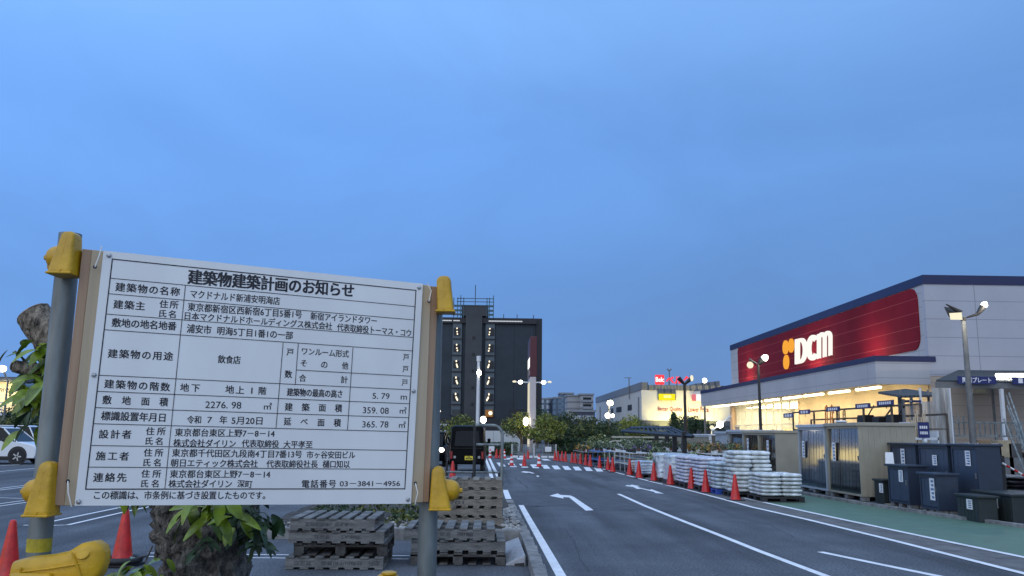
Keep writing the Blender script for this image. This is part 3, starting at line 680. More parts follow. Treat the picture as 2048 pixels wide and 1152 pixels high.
# ================================================================== TRAFFIC CONES
def cone_proto(kind):
    o = thing('traffic_cone', 'cone', 'traffic cone')
    b = MB(); b.box(-.19, .19, -.19, .19, 0, .028); b.build('base_plate', M_['dark'], o, bevel=.01)
    prof = lambda z: .125 - (.125 - .034) * (z - .028) / .602
    b = MB(); b.lathe([(.135, .028), (.128, .045)] + [(prof(z), z) for z in (.06, .2, .4, .6, .625)] + [(.026, .64), (.018, .645)], 24)
    b.build('cone_body', M_['conered'], o, smooth=50)
    if kind:
        for z0, z1 in ((.17, .29), (.40, .50)):
            b = MB(); b.lathe([(prof(z0) + .002, z0), (prof(z1) + .002, z1)], 24); b.build('reflective_band', M_['white'], o, smooth=50)
    return o
cp_, cs_ = cone_proto(0), cone_proto(1)
first = {0: cp_, 1: cs_}
def cone(px, py, label, kind=0, group='traffic cones', k=1.0):
    p = G(px, py); pr_ = first[kind]
    if pr_['label'] == 'cone':
        pr_.location = p; pr_['label'] = label; pr_['group'] = group; pr_.rotation_euler = (0, 0, R.uniform(-.3, .3)); pr_.scale = (k, k, k); return pr_
    return dup(pr_, p, R.uniform(-.3, .3), label, group, (k, k, k))
row = [(1471, 1001), (1412, 985.5), (1383.5, 978.5), (1341, 970), (1308, 962.3), (1278, 956.5), (1259.5, 950.5), (1225.5, 944.5), (1216, 941), (1199.5, 936.7), (1180.5, 933.5), (1171.5, 931),
       (1161, 928.5), (1151, 926.8), (1144, 926), (1131, 923.8), (1124, 922.8), (1116, 922), (1110, 921.2)]
for i, (x, y) in enumerate(row):
    near = 'nearest' if i == 0 else ('farthest' if i == len(row) - 1 else ORD[i])
    lb = f'red traffic cone, {near}{"" if near in ("nearest", "farthest") else " from the front"} in the row along the right edge line'
    cone(x, y, lb, 0, 'red cones along the right edge line', 1.0 if i < 8 else .93)
cone(1023, 932, 'red and white striped cone, left one of three on the crosswalk', 1, 'cones across the road', .95)
cone(1048.5, 933, 'plain red cone between two striped cones on the crosswalk', 0, 'cones across the road', .95)
cone(1078, 934, 'red and white striped cone, right one of three on the crosswalk', 1, 'cones across the road', .95)
cone(1056, 918, 'small red cone behind the crosswalk in front of the mesh fence', 0, 'far cones', .9)
cone(980, 916.5, 'striped cone left of a red cone pair, farther up beside the van', 1, 'far cones', .95)
cone(993, 917, 'left red cone of a close pair far behind the crosswalk', 0, 'far cones', .95)
cone(1001, 917, 'right red cone of a close pair far behind the crosswalk', 0, 'far cones', .95)
cone(1008.5, 917.5, 'striped cone right of a red cone pair, left of the mesh fence', 1, 'far cones', .95)
cone(905, 960, 'red cone standing just behind the black van, over the pallets', 0, 'single cones', 1.0)
cone(243, 1131, 'red cone with black weight ring beside the tree trunk', 0, 'single cones', 1.02)
cone(14, 1162, 'red cone cut off by the left picture edge', 0, 'single cones', .98)
o = thing('cone_weight', 'black rubber weight ring around the foot of the cone by the tree', 'cone weight', G(243, 1131) + Vector((0, 0, .035)))
b = MB(); ring = [Vector((.20 * math.cos(a), .20 * math.sin(a), .035)) for a in [2 * math.pi * i / 24 for i in range(25)]]
b.tube(ring, .038, 10); b.build('ring', M_['dark'], o, smooth=60)
b = MB(); b.tube([(.2, -.03, .05), (.27, -.06, .075), (.28, .05, .07), (.2, .04, .05)], .012, 8); b.build('handle', M_['dark'], o, smooth=60)

# ================================================================== PALLETS
def pallet(label, loc, rz, m, text=None, group='wooden pallets', flip=True, w=1.2, d=1.0, dark=False, skew=0):
    o = thing('pallet', label, 'pallet', loc, rz, group)
    rr_ = random.Random(int(abs(loc[0] * 977 + loc[2] * 3331)))
    b = MB()
    for i in range(7):
        x = -w / 2 + i * (w - .1) / 6; b.box(x + rr_.uniform(-.006, .006), x + .1, -d / 2 + rr_.uniform(-.008, .01), d / 2, .122, .144 + rr_.uniform(-.003, .002))
    b.build('top_deck', m, o, bevel=.003)
    for y in (-d / 2 + .012, -.02, d / 2 - .052):
        b = MB()
        if dark and y < -.1:
            for x in (-w / 2, -.06, w / 2 - .12): b.box(x, x + .12, y, y + .09, .022, .122)
            b.box(-w / 2, w / 2, y, y + .09, .1, .1215)
        else: b.box(-w / 2, w / 2, y, y + .04, .022, .122)
        b.build('stringer', m, o, bevel=.003)
    b = MB()
    for i in range(7):
        x = -w / 2 + i * (w - .1) / 6; b.box(x, x + .1, -d / 2 + .004, d / 2, 0, .022)
    b.build('bottom_deck', m, o, bevel=.003)
    if text:
        b = MB()
        for s, xa, xb in text:
            sgn = -1 if flip else 1
            p0 = Vector((xb if flip else xa, -d / 2 + .0108, .072))
            put_text(b, s, p0, Vector((sgn, 0, 0)), Vector((0, 0, sgn)), xb - xa, .052, .0, 0, True)
        b.build('stencil_text', M_['stencil'], o)
    return o
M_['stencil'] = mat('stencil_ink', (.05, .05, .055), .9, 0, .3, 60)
def pal_at(px0, px1, Y):                                     # x range of a front edge seen at depth Y - centre
    return ((P(px0, 1000, Y).x + P(px1, 1000, Y).x) / 2)
Yf = 10.45; D2 = .5
pallet('bottom pallet of the left stack with upside down stencil writing', (pal_at(581, 766, Yf), Yf + D2, .004), 0, M_['palletg'], [('要返却', -.47, -.27), ('社力川平和農園', -.15, .33), ('肥料', .40, .53)], w=1.15)
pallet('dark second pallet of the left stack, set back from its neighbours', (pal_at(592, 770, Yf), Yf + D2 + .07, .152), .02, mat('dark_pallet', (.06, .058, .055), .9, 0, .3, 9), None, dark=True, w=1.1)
pallet('third pallet of the left stack, tilted board with a few upside down letters', (pal_at(584, 768, Yf), Yf + D2 + .02, .299), -.015, M_['palletg'], [('要返却', -.26, -.08), ('京水A5', .06, .29)], w=1.13)
pallet('top pallet of the left stack with pale slats', (pal_at(587, 746, Yf), Yf + D2 + .0, .447), .0, M_['palletg'], [('資源部', .03, .19), ('(株)関東物産', -.32, -.01)], w=1.0)
Yg = 10.85
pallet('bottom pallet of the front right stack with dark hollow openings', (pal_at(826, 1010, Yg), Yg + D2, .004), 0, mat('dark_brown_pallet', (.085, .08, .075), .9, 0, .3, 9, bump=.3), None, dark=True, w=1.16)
pallet('middle pallet of the front right stack, next to the grey ramp', (pal_at(826, 1009, Yg), Yg + D2 + .03, .152), .01, M_['palletg'], None, w=1.16)
pallet('top pallet of the front right stack, shifted left of the ones under it', (pal_at(812, 988, Yg), Yg + D2, .299), .0, M_['palletg'], [('要返却', -.2, .02), ('農園', .1, .3)], w=1.12)
Yh = 14.15
for i in range(5):
    nm = ['bottom', 'second', 'middle', 'fourth', 'top'][i]
    pallet(f'{nm} pallet of the five high brown stack standing on the gravel bed', (pal_at(856, 1003.5, Yh) + (.015, -.01, .0, .012, -.012)[i], Yh + D2, .13 + i * .147), R.uniform(-.008, .008), M_['pallett'], [(('20', -.15, -.05),), None, (('701', -.25, -.02),), None, (('要返却', -.2, .05),)][i] if i in (0, 2, 4) else None, flip=False, w=1.22)

# kerb ramp
o = thing('kerb_ramp', 'grey steel kerb ramp plate tipped against the road kerb', 'kerb ramp', G(1011, 1129, 0.0))
ol = Vector(o.location)
a_, b_, c_, d_ = [v - ol for v in (G(1011, 1129, .015), G(1051, 1111, .13), G(1037, 1074, .15), G(1011, 1084, .03))]
b = MB()
bot = [Vector((v.x, v.y, .0)) for v in (a_, b_, c_, d_)]
b.add([a_, b_, c_, d_] + bot, [(0, 1, 2, 3), (7, 6, 5, 4), (0, 4, 5, 1), (1, 5, 6, 2), (2, 6, 7, 3), (3, 7, 4, 0)])
b.build('ramp_plate', mat('grey_ramp', (.34, .35, .37), .6, .1, .16, 14, bump=.2, bscale=80), o, bevel=.012)
b = MB(); m0 = a_.lerp(b_, .45); m1 = a_.lerp(b_, .95)
b.slab([Vector((m0.x, m0.y - .004, .005)), Vector((m1.x, m1.y - .004, .005)), Vector((m1.x, m1.y - .004, .045)), Vector((m0.x, m0.y - .004, .03))], (0, .003, 0)); b.build('underside_slot', M_['dark'], o)

# hoop frame and low rail
Yq = 15.4
o = thing('hoop_barrier', 'tall inverted U pipe frame rising behind the brown pallets', 'pipe barrier', (P(1003.5, 960, Yq).x, Yq, 0))
ol = Vector(o.location)
xl = P(949, 900, Yq).x - ol.x; zt = P(990, 851, Yq).z; zm = P(980, 889.5, Yq).z
r_ = .17
arc = [(-r_ + r_ * math.cos(t), 0, zt - r_ + r_ * math.sin(t)) for t in [i * math.pi / 16 for i in range(9)]]
b = MB(); b.tube([(0, 0, .08)] + arc + [(xl, 0, zt)], .03, 10); b.build('hoop_pipe', M_['galv'], o, smooth=50)
b = MB(); b.tube([(xl, 0, .08), (xl, 0, zt + .02)], .03, 10); b.build('back_post', M_['dark'], o, smooth=50)
b = MB(); b.tube([(-.03, 0, zm), (xl + .03, 0, zm)], .026, 10); b.build('cross_bar', M_['galv'], o, smooth=50)
Yr = 16.0
o = thing('low_rail', 'low grey pipe rail with thin posts between pallets and van', 'railing', (P(893, 950, Yr).x, Yr, 0)); ol = Vector(o.location)
xr = P(998, 950, Yr).x - ol.x; zr = P(940, 944.5, Yr).z
b = MB(); b.tube([(0, 0, zr), (xr, 0, zr)], .018, 8); b.build('rail', M_['galv'], o, smooth=50)
for x in (0, xr * .5, xr):
    b = MB(); b.tube([(x, .02, .05), (x, .02, zr + .16 * (x == 0))], .022, 8); b.build('post', M_['dark'], o, smooth=50)

# ================================================================== VEHICLES
M_['black_paint'] = mat('black_car_paint', (.0025, .003, .004), .35, 0, .05, 2, spec=.06)
M_['white_paint'] = mat('white_car_paint', (.74, .77, .80), .3, 0, .02, 2, coat=.8)
M_['glass'] = mat('dark_glass', (.003, .004, .006), .08, 0, 0, spec=.22)
M_['tyre'] = mat('tyre', (.02, .02, .022), .85, 0, .1, 10)
M_['rim'] = mat('alloy_rim', (.45, .46, .48), .35, .7, 0)
M_['plate'] = mat('yellow_plate', (.72, .55, .03), .5, 0, 0)
M_['tail'] = mat('tail_lens', (.24, .02, .02), .2, 0, 0)
def wheel(o, x, y, r, w, side):
    Mx = Matrix.Rotation(rad(90), 3, 'Y') if side in 'x' else Matrix.Rotation(rad(90), 3, 'X')
    b = MB(); b.lathe([(r * .62, -w / 2), (r * .95, -w / 2), (r, -w * .35), (r, w * .35), (r * .95, w / 2), (r * .62, w / 2)], 28, (x, y, r), Mx)
    t = b.build('wheel', M_['tyre'], o, smooth=40)
    b = MB(); b.lathe([(r * .6, -w * .42), (r * .6, w * .42)], 24, (x, y, r), Mx)
    for k in range(5):
        a = k * 2 * math.pi / 5
        for s in (-1, 1):
            c = Vector((x, y, r)); dv = Mx @ Vector((math.cos(a), math.sin(a), 0)); pv = Mx @ Vector((-math.sin(a), math.cos(a), 0)); ax = Mx @ Vector((0, 0, 1))
            f = c + ax * s * w * .46
            b.slab([f - pv * .035, f + pv * .035, f + dv * r * .56 + pv * .025, f + dv * r * .56 - pv * .025], ax * s * .012, 1)
    b.build('rim', [M_['dark'], M_['rim']], t)
def rrect(hw, z0, z1, r, n=5, y=0.0):
    pts = []
    for cx, cz, a0 in ((hw - r, z0 + r, -90), (hw - r, z1 - r, 0), (-hw + r, z1 - r, 90), (-hw + r, z0 + r, 180)):
        for k in range(n + 1):
            a = rad(a0 + 90 * k / n); pts.append(Vector((cx + r * math.cos(a), y, cz + r * math.sin(a))))
    return pts
Yv = 35.6
van = thing('delivery_van', 'small black van seen from behind with a yellow number plate', 'van', (P(934, 900, Yv).x, Yv, 0), rad(-1.2))
b = MB(); secs = []
HW = .725
for y, z0, z1, sx_, tap in ((0, .42, 1.80, .955, .88), (.05, .36, 1.88, .985, .90), (.15, .34, 1.905, 1, .91), (1.2, .34, 1.93, 1, .92), (2.5, .34, 1.92, 1, .92), (2.9, .34, 1.86, 1, .90), (3.15, .36, 1.3, .97, .95), (3.3, .40, 1.0, .93, .98)):
    ring = rrect(HW * sx_, z0, z1, .13, 6, y)
    for p in ring:
        t = max(0, (p.z - 1.0) / (z1 - 1.0 + 1e-6)) if z1 > 1.1 else 0
        p.x *= 1 - (1 - tap) * t; p.y += .10 * t if y < .3 else 0
    secs.append(ring)
b.loft(secs); b.build('body', M_['black_paint'], van, smooth=40)
b = MB(); b.poly([Vector((-.52, -.012 + .03, 1.08)), Vector((.52, .018, 1.08)), Vector((.47, .088, 1.70)), Vector((-.47, .088, 1.70))]); b.build('rear_window', M_['glass'], van)
b = MB(); b.box(-.70, .70, -.05, .06, .34, .50); b.build('rear_bumper', M_['black_paint'], van, bevel=.03)
for s in (-1, 1):
    b = MB(); b.box(s * .64 - .05, s * .64 + .05, -.03, .05, .56, .86); b.build('tail_light', M_['tail'], van, bevel=.012)
    b = MB(); b.box(s * .50 - .05, s * .50 + .05, -.02, .05, .58, .68); b.build('reversing_light', mat('clear_lens', (.3, .3, .3), .2, 0, 0), van, bevel=.01)
    for y in (.55, 2.75): wheel(van, s * .62, y, .27, .16, 'x')
    b = MB(); b.box(s * .84 - .07, s * .84 + .07, 2.55, 2.63, 1.15, 1.38); b.build('wing_mirror', M_['black_paint'], van, bevel=.03)
b = MB(); b.box(-.165 + .08, .165 + .08, -.062, -.05, .52, .68); pz = b.build('number_plate', M_['plate'], van)
b = MB()
for i, (x, w) in enumerate(((-.10, .05), (-.04, .03), (.0, .03), (.05, .05), (.11, .04))): b.box(x + .06, x + .06 + w, -.065, -.0625, .55, .61)
b.box(.0 + .03, .13, -.065, -.0625, .63, .66); b.build('plate_marks', mat('plate_ink', (.02, .05, .02), .6, 0, 0), pz)
b = MB(); b.box(-.62, .62, -.024, .0, .985, 1.0); b.build('tailgate_seam', M_['dark'], van)

def car(label, loc, rz, paint, L_=4.4, W2=.90, prof=None, roof=None, mirror=True, group=None, wr=.35):
    """Side profile lofted across the width; +x is the front."""
    o = thing('parked_car', label, 'car', loc, rz, group)
    lower = [(-L_ / 2, .45), (-L_ / 2 + .03, .85), (-L_ / 2 + .12, 1.02), (L_ * .15, 1.04), (L_ * .33, .99), (L_ / 2 - .2, .86), (L_ / 2 - .03, .68), (L_ / 2, .45), (L_ / 2 - .08, .27), (-L_ / 2 + .08, .27)]
    b = MB(); secs = []
    for y, k in ((-W2, .94), (-W2 * .93, 1.0), (-W2 * .5, 1.01), (W2 * .5, 1.01), (W2 * .93, 1.0), (W2, .94)):
        secs.append([Vector((x * (1 - (1 - k) * .25), y, .62 + (z - .62) * k)) for x, z in lower])
    b.loft(secs); b.build('body', paint, o, smooth=35)
    cab = roof or [(-L_ / 2 + .12, 1.0), (-L_ / 2 + .45, 1.52), (-L_ / 2 + .8, 1.63), (.35, 1.63), (.55, 1.57), (L_ * .28, 1.0)]
    b = MB(); secs = []
    for y, k in ((-W2 * .90, 0), (-W2 * .74, 1), (W2 * .74, 1), (W2 * .90, 0)):
        secs.append([Vector((x, y, z if k else min(z, 1.01 + (z - 1.01) * .02))) for x, z in cab])
    b.loft(secs); b.build('cabin', M_['glass'], o, smooth=20)
    b = MB(); b.slab([Vector((x, -W2 * .73, z + .004)) for x, z in cab[1:-1]] + [Vector((x, -W2 * .73, z + .05)) for x, z in cab[1:-1]][::-1], (0, W2 * 1.46, 0))
    b.build('roof', paint, o, bevel=.02)
    for s in (-1, 1):
        b = MB()
        for (xa, za), (xb, zb_) in ((cab[0], cab[1]), (cab[-1], cab[-2]), ((-.1, 1.0), (-.12, 1.6))):
            b.tube([(xa, s * W2 * .905, za), (xb, s * W2 * .75, zb_)], .035, 6)
        b.build('pillar', paint, o)
        for x in (-L_ * .31, L_ * .31):
            wheel(o, x, s * W2 * .91, wr, .22, 'y')
            b = MB(); b.lathe([(wr + .08, -.02), (wr + .08, .02)], 28, (x, s * (W2 - .012), wr + .03), Matrix.Rotation(rad(90), 3, 'X')); b.build('wheel_arch', M_['dark'], o)
        if mirror: b = MB(); b.ell((L_ * .17, s * (W2 + .1), 1.08), (.07, .11, .08)); b.build('wing_mirror', M_['dark'], o, smooth=60)
        b = MB(); b.box(-L_ * .3, L_ * .3, s * W2 - .02, s * W2 + .012, .24, .36); b.build('sill_trim', M_['dark'], o, bevel=.01)
        b = MB()
        for x in (-.95, .12): b.box(x, x + .16, s * (W2 + .008) - .012, s * (W2 + .008) + .012, .86, .89)
        b.build('door_handle', paint, o)
        b = MB(); b.box(L_ / 2 - .25, L_ / 2 - .05, s * W2 * .72 - .1, s * W2 * .72 + .1, .72, .82); b.build('headlight', M_['lens'], o, bevel=.03)
    return o
M_['lens'] = mat('headlight_lens', (.5, .52, .55), .1, 0, 0)
Ys = 39.7
xf = P(73, 900, Ys).x
car('white SUV with a dark roof parked at the left edge', (xf - 2.2, Ys + .9, 0), 0, M_['white_paint'])
kei = [(-1.6, 1.0), (-1.55, 1.55), (-1.3, 1.72), (.45, 1.72), (.75, 1.66), (1.15, 1.0)]
car('white boxy small car parked behind the white SUV', (P(79, 900, 45).x - 1.7, 46.2, 0), 0, M_['white_paint'], 3.4, .74, roof=kei, wr=.29)
hatch = car('dark car with a lit headlight left of the black van, behind the pole', (P(871, 900, 41).x - .3, 43.5, 0), rad(-92), M_['black_paint'], 3.9, .80, wr=.31)
# ================================================================== LAMP POSTS AND POLES
LAMP = emis('lamp_white', (1, .93, .80), 12); LAMP2 = emis('lamp_warm', (1, .87, .62), 20); LAMPD = emis('lamp_dim', (1, .93, .68), 1.0)
M_['polegrey'] = mat('lamp_pole_grey', (.16, .165, .165), .6, .2, .15, 4)
M_['poleblack'] = mat('lamp_pole_black', (.015, .015, .017), .5, .1, .1, 4)
M_['polewhite'] = mat('lamp_pole_white', (.62, .64, .66), .5, 0, .05, 4)
b = MB(); b.ell((1.93, -.62, .80), (.05, .13, .10)); b.build('lit_headlight', LAMP, hatch, smooth=60)
b = MB(); b.ell((1.93, .62, .80), (.05, .13, .10)); b.build('lit_headlight', LAMP, hatch, smooth=60)
def plamp(loc, e, col=(1, .9, .7), r=.15):
    d = bpy.data.lights.new('lamp_light', 'POINT'); d.energy = e; d.color = col; d.shadow_soft_size = r
    o = bpy.data.objects.new('lamp_light', d); COL.objects.link(o); o.location = loc; return o
def post(label, px, top, Y, r=.08, m='polegrey', base=None, group='lamp posts', name='lamp_post', z0=0.0):
    p = P(px, top, Y); o = thing(name, label, 'lamp post', (p.x, Y, 0), 0, group)
    b = MB(); b.lathe([(r * 1.15, z0), (r * 1.1, 1.0), (r * .75, p.z - .1), (r * .7, p.z)], 14); b.build('pole', M_[m], o, smooth=40)
    if base: b = MB(); b.box(-r * 1.9, r * 1.9, -r * 1.9, r * 1.9, 0, base); b.build('base_block', M_['concrete'], o, bevel=.02)
    return o, p.z
def head(o, a, c, r, lit, pole, n=10, nm='lamp_head', lens=LAMP):
    """Lamp head: housing from a to c with a glowing lens under/over its end."""
    a, c = Vector(a), Vector(c); d = (c - a).normalized()
    b = MB(); b.tube([a, a.lerp(c, .5), c], [r * .45, r * .8, r], n); h = b.build(nm, M_[pole], o, smooth=50)
    if lit:
        b = MB(); b.tube([c - d * r * .2, c + d * r * .9, c + d * r * 1.6], [r * .93, r * .9, r * .3], n); b.build('lens', lens, h, smooth=60)
# right big post with two floodlights
o, z = post('tall grey floodlight post at the right, one lamp lit, one dark', 1927, 642, 28, .10, 'polegrey', .9)
b = MB(); b.tube([(0, 0, z), (0, 0, z + .12)], .085, 12); b.build('cap', M_['poleblack'], o, smooth=50)
head(o, (.06, 0, z + .10), (.42, -.1, z + .22), .05, False, 'poleblack', nm='lamp_arm')
head(o, (.42, -.1, z + .2), (.62, -.16, z + .48), .11, True, 'poleblack')
fl = MB(); fl.slab([(-.55, -.12, z + .10), (-.08, -.12, z + .10), (-.05, .2, z + .40), (-.50, .2, z + .46)], (0, .05, .06)); hd = fl.build('lamp_head', M_['poleblack'], o, bevel=.02)
fl = MB(); fl.slab([(-.52, -.14, z + .02), (-.12, -.14, z + .02), (-.12, -.12, z + .27), (-.53, -.12, z + .24)], (0, -.02, 0)); fl.build('lens', LAMPD, hd)
fl = MB(); fl.tube([(-.06, 0, z + .28), (-.5, .1, z + .58)], [.09, .02], 8); fl.build('lamp_visor', M_['poleblack'], o)
plamp((o.location.x + .7, 27.4, z + .45), 90, (1, .92, .74))
plamp((o.location.x - .35, 27.6, z - .1), 20, (1, .92, .74))
o, z = post('black floodlight post in front of the red store panel, bright lamp', 1516.5, 728, 40, .075, 'poleblack')
head(o, (.0, 0, z), (.22, -.1, z + .22), .16, True, 'poleblack'); head(o, (-.05, 0, z), (-.42, 0, z + .22), .07, False, 'poleblack')
b = MB(); b.ell((-.42, -.1, z - .06), (.16, .1, .16)); b.build('lens', LAMPD, o, smooth=60)
plamp((o.location.x + .2, 39.4, z + .2), 70)
o, z = post('tall black pole with V shaped unlit floodlights before the red rooftop sign', 1369, 766, 60, .12, 'poleblack')
head(o, (0, 0, z - .1), (-.42, 0, z + .36), .16, False, 'poleblack'); head(o, (0, 0, z - .1), (.45, 0, z + .30), .15, False, 'poleblack')
b = MB(); b.ell((.50, -.1, z + .34), (.12, .1, .22)); b.build('lens', LAMPD, o, smooth=60)
o, z = post('lamp post with one bright round lamp between rooftop sign and store', 1408, 764, 90, .12, 'polegrey')
b = MB(); b.ell((.05, -.1, z + .15), (.24, .2, .25)); b.build('lamp_globe', LAMP, o, smooth=60)
o, z = post('lamp post with a bright globe over a double lamp in front of the white store', 1218, 808, 85, .13, 'polegrey')
b = MB(); b.ell((.1, -.1, z + .1), (.30, .22, .26)); b.build('lamp_globe', LAMP2, o, smooth=60)
for dx, rr2 in ((-.16, .26), (.34, .17)):
    b = MB(); b.ell((dx, -.15, z - 1.15), (rr2, .2, rr2)); b.build('lamp_globe', LAMP, o, smooth=60)
plamp((o.location.x, 84.2, z), 120)
o, z = post('low lamp post with a bright globe above the black van', 966.5, 845, 70, .07, 'polewhite')
b = MB(); b.ell((0, 0, z + .22), (.24, .24, .28)); b.build('lamp_globe', LAMP, o, smooth=60)
plamp((o.location.x, 69.5, z + .3), 60)
o, z = post('tall pale mast in front of the dark tower', 957.5, 712, 100, .21, 'polewhite')
b = MB(); b.lathe([(.26, z - .6), (.26, z)], 14); b.build('mast_cap', M_['polewhite'], o, smooth=40)
b = MB(); b.ell((.08, -.25, P(958, 746, 100).z), (.26, .2, .3)); b.build('lamp_globe', LAMP2, o, smooth=60)
o, z = post('slim lamp post beside the notice board with one glowing globe', 875, 828, 60, .06, 'polegrey')
b = MB(); b.ell((0, 0, z + .2), (.2, .2, .3)); b.build('lamp_globe', LAMP, o, smooth=60)
o, z = post('double arm lamp post behind the tall store pylon', 1064, 765, 92, .1, 'polewhite')
for s, x in ((-1, 1027), (1, 1101)):
    e = P(x, 763.5, 92).x - o.location.x
    b = MB(); b.tube([(0, 0, z), (e, 0, z + .02)], .07, 8); b.build('arm', M_['polewhite'], o, smooth=50)
    b = MB(); b.ell((e - s * .75, 0, z + .03), (.24, .2, .20)); b.build('lamp_globe', LAMP, o, smooth=60)
    b = MB(); b.ell((e - s * .1, 0, z + .08), (.22, .14, .12)); b.build('lamp_globe', LAMPD, o, smooth=60)
o, z = post('bent lamp post at the far left edge beside the lit building', 16, 760, 70, .09, 'polegrey', group='lamp posts')
head(o, (0, 0, z - .1), (-.45, 0, z + .75), .09, False, 'polegrey', nm='lamp_arm')
b = MB(); b.ell((-.5, -.1, z + .9), (.34, .2, .26)); b.build('lamp_globe', LAMP, o, smooth=60)
o, z = post('thin pole with two small white box lamps behind the sheds', 1423, 852, 62, .05, 'polewhite')
for k in (0, 1):
    b = MB(); b.ell((0, -.1, z - .1 - .42 * k), (.16, .1, .15)); b.build('lamp_globe', LAMPD, o, smooth=60)
o = thing('barrier_arm', 'white slanted barrier boom with a round glowing lamp left of the store', 'barrier', (P(1432, 870, 55).x, 55, 0))
ol = Vector(o.location)
b = MB(); b.tube([P(1424, 861, 55) - ol, P(1462, 832, 55) - ol], .06, 8); b.build('boom', M_['polewhite'], o, smooth=40)
b = MB(); b.ell(P(1440, 849, 54.8) - ol, (.22, .14, .22)); b.build('lamp', LAMP, o, smooth=60)
b = MB(); b.box(-.2, .2, -.2, .2, 0, P(1424, 861, 55).z - .0); b.build('cabinet', M_['polegrey'], o, bevel=.03)

# ================================================================== BAG STACKS
M_['bagw'] = mat('white_bag', (.62, .66, .66), .38, 0, .30, 5.0, bump=.25, bscale=9)
M_['bagl'] = mat('lilac_bag', (.55, .55, .68), .42, 0, .25, 3.2, bump=.25, bscale=9, col2=(.74, .76, .84))
M_['bagb'] = mat('pale_blue_bag', (.46, .57, .64), .42, 0, .25, 3.2, bump=.25, bscale=9, col2=(.68, .76, .80))
M_['bagk'] = mat('black_bag', (.035, .037, .045), .4, 0, .3, 5, bump=.3, bscale=9)
bags = {}
def bag_mesh(m, w, d, h, v):
    key = (m, w, d, h, v)
    if key in bags: return bags[key]
    b = MB(); n = 26; k = 8; vs = []
    for i in range(k + 1):
        ph = -math.pi / 2 + math.pi * i / k; cz, sz_ = math.cos(ph), math.sin(ph)
        for j in range(n):
            a = 2 * math.pi * j / n; ca, sa = math.cos(a), math.sin(a); e = .38
            x = w / 2 * math.copysign(abs(ca) ** e, ca) * cz ** .62; y = d / 2 * math.copysign(abs(sa) ** e, sa) * cz ** .62
            z = h / 2 + h / 2 * math.copysign(abs(sz_) ** .7, sz_)
            q = noise.noise_vector(Vector((x * 6 + v * 9, y * 6, z * 9))) * .016
            vs.append(Vector((x, y, max(0.0, z + q.z * .8))) + Vector((q.x, q.y, 0)))
    b.add(vs, [(i * n + j, i * n + (j + 1) % n, (i + 1) * n + (j + 1) % n, (i + 1) * n + j) for i in range(k) for j in range(n)] + [tuple(range(n))[::-1], tuple(range(k * n, (k + 1) * n))])
    o = b.build('bag', M_[m], smooth=60); me = o.data; bpy.data.objects.remove(o); bags[key] = me; return me
BL = 'bag'
def bag_stack(x0, x1, y0, y1, z0, layers, nx, ny, m, desc, group, jit=.02, h=.105, kind='bag', over=1.04, pallet_m='dark', pname='pallet', plabel=None):
    w, d = (x1 - x0) / nx, (y1 - y0) / ny
    cols = ['shop side', 'road side'] if nx == 2 else (['road side', 'middle', 'shop side'] if nx == 3 else None)
    for l in range(layers):
        ln = 'bottom' if l == 0 else ('top' if l == layers - 1 else ORD[l])
        for i in range(nx):
            for j in range(ny):
                hidden = i > 0 and j > 0 and l < layers - 1
                if hidden: continue
                me = bag_mesh(m, round(w * over, 2), round(d * over, 2), round(h * 1.04, 3), (l + i * 2 + j) % 3)
                o = bpy.data.objects.new('goods_bag', me); COL.objects.link(o)
                o.location = (x0 + w * (i + .5) + R.uniform(-jit, jit), y0 + d * (j + .5) + R.uniform(-jit, jit), z0 + .14 + l * h)
                o.rotation_euler = (0, 0, R.uniform(-.05, .05))
                sd = {1: '', 2: ('left', 'right')[i % 2], 3: ('left', 'middle', 'right')[i % 3]}[nx]
                fb = {1: '', 2: ('front', 'back')[j % 2], 3: ('front', 'middle', 'back')[j % 3], 4: ('front', 'second', 'third', 'back')[j % 4], 5: ('front', 'second', 'third', 'fourth', 'back')[j % 5]}[ny]
                wh = ' '.join(q for q in (fb, sd) if q)
                tag(o, f'{desc}, {ln} layer, {wh}', 'bag', group)
    t = thing('goods_pallet', plabel, 'pallet', ((x0 + x1) / 2, (y0 + y1) / 2, .008), 0, 'pallets under the bag stacks')
    b = MB(); hx, hy = (x1 - x0) / 2 + .02, (y1 - y0) / 2 + .02
    b.box(-hx, hx, -hy, hy, .1, .13); b.build('deck', M_[pallet_m], t)
    for i in range(3):
        b = MB(); b.box(-hx, hx, -hy + i * (hy - .07), -hy + i * (hy - .07) + .14, .085, .0995)
        for k in range(3): b.box(-hx + k * (hx - .07), -hx + k * (hx - .07) + .14, -hy + i * (hy - .07) + .002, -hy + i * (hy - .07) + .138, .022, .0855)
        b.build('bearer', M_[pallet_m], t)
    b = MB(); b.box(-hx, hx, -hy, hy, 0, .022); b.build('bottom_deck', M_[pallet_m], t)
M_['bluep'] = mat('blue_plastic', (.02, .07, .35), .5, 0, .1, 5)
bag_stack(6.72, 7.74, 21.3, 22.5, 0, 6, 2, 2, 'bagw', 'white bag of the low front stack', 'white bags in the low front stack', h=.092, plabel='black pallet under the low front stack of white bags')
bag_stack(6.42, 7.45, 22.75, 23.75, 0, 10, 2, 2, 'bagw', 'white bag of the tall ragged stack', 'white bags in the tall ragged stack', jit=.05, h=.107, plabel='black pallet under the tall ragged bag stack')
bag_stack(6.30, 7.3, 23.95, 25.1, 0, 7, 2, 2, 'bagb', 'pale blue bag behind the tall stack', 'pale blue bags behind the tall ragged stack', h=.105, plabel='blue pallet under the pale blue bags', pallet_m='bluep')
bag_stack(6.15, 7.15, 25.3, 26.6, 0, 8, 2, 3, 'bagl', 'lilac bag of the nearer lilac stack', 'lilac bags in the nearer lilac stack', h=.103, plabel='black pallet under the nearer lilac stack')
